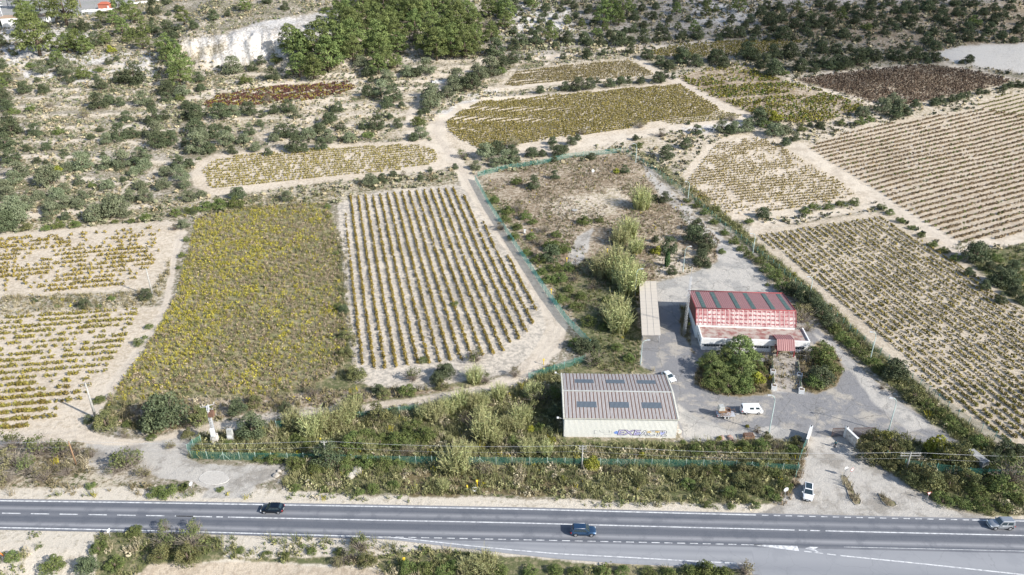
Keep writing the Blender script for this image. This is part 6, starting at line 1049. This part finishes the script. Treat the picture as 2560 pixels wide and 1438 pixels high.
island('traffic_island', [(2103, 1190), (2112, 1189), (2124, 1206), (2138, 1235), (2153, 1252), (2150, 1262), (2138, 1263), (2124, 1248), (2116, 1222), (2106, 1203)], 'long kerbed traffic island splitting the entrance drive'); island('traffic_island', [(2195, 1234), (2206, 1238), (2222, 1248), (2238, 1256), (2242, 1264), (2232, 1269), (2216, 1266), (2204, 1254)], 'small almond shaped kerbed island right of the drive')
def patch():
    c = [(535+36*math.cos(a)*(1+.08*math.sin(3*a)), 1195+17*math.sin(a)) for a in np.linspace(0, 2*PI, 30, endpoint=False)]; P_ = [V(x, y)+Vector((0, 0, .05)) for x, y in c]; b = MB(); b.face(P_); o = b.build('gravel_patch', mat('pale_gravel', (.50, .47, .42), .95, (.42, .39, .35), 3)); tag(o, 'pale oval gravel patch with a white rim beside the road', 'gravel patch', kind='structure')
    b = MB(); b.tube([q+Vector((0, 0, -.02)) for q in P_+[P_[0]]], .055, 5, cap=False); o = b.build('gravel_rim', mat('lime_dust', (.62, .61, .58), .9, (.46, .43, .39), 1.5)); tag(o, 'white rim of the oval gravel patch', kind='structure')
patch()
def ringo():
    p = V(1186, 1226); b = MB(); n = 20; b.tube([(.42*math.cos(2*PI*i/n), .42*math.sin(2*PI*i/n), .22) for i in range(n+1)], .2, 8, cap=False); tag(b.build('concrete_ring', M['white'], None, p), 'white round ring lying on the verge by yellow posts', 'ring')
    p = V(1312, 584); b = MB(); b.box(-.3, .3, -.3, .3, -.1, 1.2); b.box(-.36, .36, -.36, .36, 1.2, 1.32); tag(b.build('stone_pillar', M['white'], None, p), 'small white pillar in the dry plot behind the fence', 'pillar')
    p = V(1096, 207); t = empty('water_trough', p, R(4), 'low white concrete trough beside the far track', 'trough'); b = MB(); [b.box(*q) for q in ((-3, 3, -1.2, -.9, -.1, .9), (-3, 3, .9, 1.2, -.1, .9), (-3, -2.7, -.9, .9, -.1, .9), (2.7, 3, -.9, .9, -.1, .9))]; b.build('basin', M['white'], t); b = MB(); b.box(-2.7, 2.7, -.9, .9, .5, .6); b.build('water', M['glass'], t)
    p = V(1437, 527); b = MB(); b.tube([(0, 0, -.05), (0, 0, .35)], 1.0, 18); tag(b.build('well_cover', M['conc'], None, p), 'round concrete well cover in the middle of the dry plot', 'well cover')
    p = V(1482, 437); t = empty('dish_antenna', p, 0, 'small white dish on a post at the back of the dry plot', 'dish'); b = MB(); b.tube([(0, 0, 0), (0, 0, 1.4)], .06, 6); b.build('post', M['steel'], t); b = MB(); b.tube([(0, .1, 1.5), (0, -.1, 1.56), (0, -.2, 1.62)], [.1, .4, .55], 16); b.build('dish', M['white'], t)
    p = V(2438, 1160); b = MB(); b.hexa([(-1, -2, 0), (1, -2, 0), (1, 2, 0), (-1, 2, 0)], [(-.9, -1.9, 1.9), (.9, -1.9, 1.9), (.9, 1.9, 2.3), (-.9, 1.9, 2.3)]); o = b.build('small_shed', mat('grey_shed', (.30, .30, .29), .8, (.2, .2, .19), 1), None, p); o.rotation_euler.z = R(25); tag(o, 'small grey flat roofed shed half hidden in the right thicket', 'shed')
ringo()
def digger():
    p = V(-52, 1400); t = empty('excavator', p, R(6), 'orange excavator reaching in with its arm at the left edge', 'excavator'); om = mat('orange_paint', (.7, .25, .05), .5, (.55, .2, .05), 2)
    for s in (-1, 1): b = MB(); b.tube([(-1.2, s*.8, .35), (1.2, s*.8, .35)], .35, 8); b.box(-1.3, 1.3, s*.8-.22, s*.8+.22, .05, .7); b.build('track', M['black'], t)
    b = MB(); b.box(-1.5, 1, -.9, .9, .75, 1.4); b.build('body', om, t, bevel=.05); b = MB(); b.box(-.2, .9, -.1, .85, 1.4, 2.6, 0, .08); c = b.build('cab', om, t); b = MB(); b.box(.88, .93, 0, .75, 1.6, 2.4); b.build('window', M['glass'], c)
    for nm, pts, r in (('boom', [(.9, -.3, 1.2), (2.2, -.3, 2.8), (3.4, -.3, 2.7)], .17), ('arm', [(3.3, -.3, 2.8), (4.3, -.3, .8)], .14)): b = MB(); b.tube(pts, r, 4); b.build(nm, om, t)
    b = MB(); b.hexa([(4.0, -.6, .1), (4.7, -.6, .0), (4.7, 0, .0), (4.0, 0, .1)], [(4.1, -.6, .8), (4.7, -.6, .6), (4.7, 0, .6), (4.1, 0, .8)]); b.build('bucket', M['conc'], t)
digger()
# --- far houses, fences and pylons on the hilltop
def hilltop():
    a, c = V(8, 72), V(137, 54); d = c-a; L = d.length; t = empty('white_house', a, math.atan2(d.y, d.x), 'long low white house at the top left corner of the hill', 'house'); wm = mat('bright_white_render', (.82, .81, .78), .7, (.74, .72, .68), .5)
    b = MB(); b.box(0, L, 0, 9, -4, 5.6); w_ = b.build('wall', wm, t); b = MB(); b.box(-.3, L+.3, -.3, 9.3, 5.6, 6.0); b.build('roof', mat('flat_ochre_roof', (.45, .32, .22), .9), t)
    for x in (3.5, 7.5, L*.74, L*.86): b = MB(); b.box(x, x+.8, -.06, .02, 3.6, 4.4); b.build('window', M['glass'], w_)
    b = MB(); b.box(L*.76, L*.8, -.08, .02, 1.0, 2.4); b.build('door', mat('blue_door', (.12, .2, .5), .5), w_)
    a = V(247, 24); s = 4.2; t = empty('red_house', a, R(3), 'orange red house with tiled roof on the hilltop', 'house'); b = MB(); b.box(0, 10, 0, 7, -2, 4.6); b.build('wall', mat('orange_red_wall', (.55, .19, .12), .8), t); b = MB(); b.hexa([(-.5, -.5, 4.6), (10.5, -.5, 4.6), (10.5, 7.5, 4.6), (-.5, 7.5, 4.6)], [(2.5, 3.2, 6.6), (7.5, 3.2, 6.6), (7.5, 3.8, 6.6), (2.5, 3.8, 6.6)]); b.build('roof', M['tile'], t); b = MB(); b.box(8.3, 10.02, -.12, -.02, -1, 3.4); b.build('door', M['white'], t)
    for pts, lb in ((((205, 31), (240, 28), (290, 25)), 'white panelled wall in front of the red house'), (((318, 13), (360, 8), (398, 4)), 'white panelled wall right of the red house')):
        P_ = [V(*q) for q in pts]; t = empty('garden_wall', P_[0], 0, lb, 'wall')
        for A, B in zip(P_[:-1], P_[1:]):
            n = 8
            for i in range(n):
                q = A.lerp(B, (i+.5)/n)-P_[0]; l = (B-A).length/n; an = math.atan2(B.y-A.y, B.x-A.x); b = MB(); b.box(-l*.47, l*.47, -.12, .12, -1.5, 1.7+(i % 2)*.25); o = b.build('wall_panel', wm, t, q); o.rotation_euler.z = an
    for px, py, h, lb in ((26, 20, 26, 'pale lattice pylon on the far plain at the top left'), (10, 62, 13, 'lattice pylon behind the white house')):
        p = V(px, py); t = empty('pylon', p, .4, lb, 'pylon'); b = MB(); lattice(b, h, h*.10, h*.02, 8, .16); b.build('lattice', M['steel'], t)
        for z in (.8, .92): b = MB(); b.beam((-h*.16, 0, h*z), (h*.16, 0, h*z), .3); b.build('cross_arm', M['steel'], t)
    upole(203, 20, -8, 'wooden pole beside the white wall on the hilltop', 1, .25, m='wood')
    p = V(126, 9); b = MB(); b.box(-5, 5, 0, 6, -1, 3.2); b.hexa([(-5.3, -.3, 3.2), (5.3, -.3, 3.2), (5.3, 6.3, 3.2), (-5.3, 6.3, 3.2)], [(-5.3, 2.8, 4.6), (5.3, 2.8, 4.6), (5.3, 3.2, 4.6), (-5.3, 3.2, 4.6)], 1); tag(b.build('far_cottage', [wm, M['tile']], None, p), 'tiny cream cottage among pines on the far plain', 'house')
hilltop()
# --- the person walking in through the gate
def skin(name, P_, E_, Rr, m, parent, loc=(0, 0, 0), lev=2):
    me = bpy.data.meshes.new(name); me.from_pydata(P_, E_, []); me.update(); o = bpy.data.objects.new(name, me); C.objects.link(o)
    md = o.modifiers.new('s', 'SKIN'); 
    for i, r in enumerate(Rr): me.skin_vertices[0].data[i].radius = (r if hasattr(r, '__len__') else (r, r))
    me.skin_vertices[0].data[0].use_root = True; sd = o.modifiers.new('d', 'SUBSURF'); sd.levels = lev; sd.render_levels = lev
    bpy.context.view_layer.update(); m2 = bpy.data.meshes.new_from_object(o.evaluated_get(bpy.context.evaluated_depsgraph_get())); bpy.data.objects.remove(o); m2.materials.clear(); m2.materials.append(m)
    for p in m2.polygons: p.use_smooth = True
    return link(name, m2, parent, loc)
def person():
    p = V(2087, 1118); t = empty('person', p, R(-5), 'person in a teal jacket and dark trousers walking on the entrance drive', 'person')
    sk = mat('skin', (.5, .3, .22), .6); jk = mat('teal_jacket', (.02, .11, .14), .8); tr = mat('dark_trousers', (.015, .02, .03), .85); hr = mat('dark_hair', (.02, .015, .012), .7)
    J = dict(pel=(0, 0, .95), wst=(0, 0, 1.1), chs=(0, .01, 1.32), nk=(0, .01, 1.48), nk2=(0, .0, 1.54), hd=(0, -.01, 1.63), hd2=(0, -.01, 1.72), lh=(-.1, 0, .92), lk=(-.12, -.06, .5), la=(-.12, .06, .09), lt=(-.13, -.1, .04), rh=(.1, 0, .92), rk=(.12, .02, .5), ra=(.13, .12, .1), rt=(.14, -.02, .04),
        ls=(-.19, .01, 1.42), le=(-.26, .04, 1.14), lw=(-.25, -.1, .92), lp=(-.25, -.14, .86), rs=(.19, .01, 1.42), re=(.27, .03, 1.14), rw=(.27, -.08, .92), rp=(.27, -.12, .86))
    rad = dict(pel=.14, wst=.125, chs=.15, nk=.06, nk2=.055, hd=.095, hd2=.07, lh=.1, lk=.06, la=.042, lt=.035, rh=.1, rk=.06, ra=.042, rt=.035, ls=.065, le=.045, lw=.028, lp=.03, rs=.065, re=.045, rw=.028, rp=.03)
    ed = [('pel', 'wst'), ('wst', 'chs'), ('chs', 'nk'), ('nk', 'nk2'), ('nk2', 'hd'), ('hd', 'hd2'), ('pel', 'lh'), ('lh', 'lk'), ('lk', 'la'), ('la', 'lt'), ('pel', 'rh'), ('rh', 'rk'), ('rk', 'ra'), ('ra', 'rt'), ('chs', 'ls'), ('ls', 'le'), ('le', 'lw'), ('lw', 'lp'), ('chs', 'rs'), ('rs', 're'), ('re', 'rw'), ('rw', 'rp')]
    for s, w_ in ((-1, 'lp'), (1, 'rp')):
        base = Vector(J[w_])
        for i, (dx, dl) in enumerate(((-.03, .075), (-.01, .085), (.01, .08), (.03, .065), (-.045*s, .05))):
            a, c = f'{w_}f{i}', f'{w_}g{i}'; J[a] = tuple(base+Vector((dx*.9, -.02, -.04))); J[c] = tuple(base+Vector((dx, -.03, -.04-dl))); rad[a] = .010; rad[c] = .008; ed += [(w_, a), (a, c)]
    def sub(keys, g): K = [k for k in J if k in keys]; return [J[k] for k in K], [(K.index(a), K.index(b)) for a, b in ed if a in K and b in K], [rad[k]*g if k not in ('chs', 'wst', 'pel') else (rad[k]*g*1.15, rad[k]*g*.8) for k in K]
    P_, E_, Q_ = sub(list(J), 1); skin('body', P_, E_, Q_, sk, t)
    P_, E_, Q_ = sub(['pel', 'wst', 'chs', 'nk', 'ls', 'le', 'lw', 'rs', 're', 'rw'], 1.22); skin('jacket', P_, E_, Q_, jk, t); P_, E_, Q_ = sub(['pel', 'lh', 'lk', 'la', 'rh', 'rk', 'ra'], 1.25); skin('trousers', P_, E_, Q_, tr, t)
    b = MB(); bmesh.ops.create_icosphere(b.bm, subdivisions=3, radius=.108); [setattr(v, 'co', Vector((v.co.x*.95, v.co.y*1.08+.02, v.co.z*.85+1.70))) for v in b.bm.verts]; b.build('hair', hr, t)
    for s in (-1, 1):
        b = MB(); b.tube([(s*.035, -.098, 1.65), (s*.035, -.108, 1.65)], .012, 6); b.build('eye', M['black'], t); b = MB(); b.box(.12*s-.05, .12*s+.05, -.17+(.08 if s > 0 else 0), .12+(.08 if s > 0 else 0), -.0, .09, 0, .01); b.build('shoe', M['black'], t)
    b = MB(); b.hexa([(-.015, -.13, 1.60), (.015, -.13, 1.60), (.015, -.09, 1.60), (-.015, -.09, 1.60)], [(-.006, -.1, 1.66), (.006, -.1, 1.66), (.006, -.09, 1.66), (-.006, -.09, 1.66)]); b.build('nose', sk, t); b = MB(); b.box(-.025, .025, -.108, -.095, 1.572, 1.58); b.build('mouth', SR, t)
person()
# --- the cloud whose shadow lies on the upper right hillside
def cloud():
    g = V(2060, 55); c = g+SDIR*(430/SDIR.z); m = bpy.data.materials.new('cloud_vapour'); m.use_nodes = True; t = m.node_tree; t.nodes.remove(t.nodes['Principled BSDF']); pv = N(t, 'ShaderNodeVolumePrincipled'); pv.inputs['Density'].default_value = .009; pv.inputs['Color'].default_value = (.95, .95, .97, 1); t.links.new(pv.outputs[0], t.nodes['Material Output'].inputs['Volume'])
    b = MB(); bmesh.ops.create_icosphere(b.bm, subdivisions=5, radius=1)
    for v in b.bm.verts: k = 1+.35*(float(vn(v.co.x*2, v.co.y*2+v.co.z*2, .6, 3))-.5)+.2*(float(vn(v.co.x*2, v.co.y*2+v.co.z*2, .22, 5))-.5); v.co = Vector((v.co.x*150*k, v.co.y*95*k, v.co.z*36*k))
    o = b.build('cloud', m, None, c); o.rotation_euler.z = R(-12); tag(o, 'white cloud drifting above the right hillside', 'cloud')
cloud()
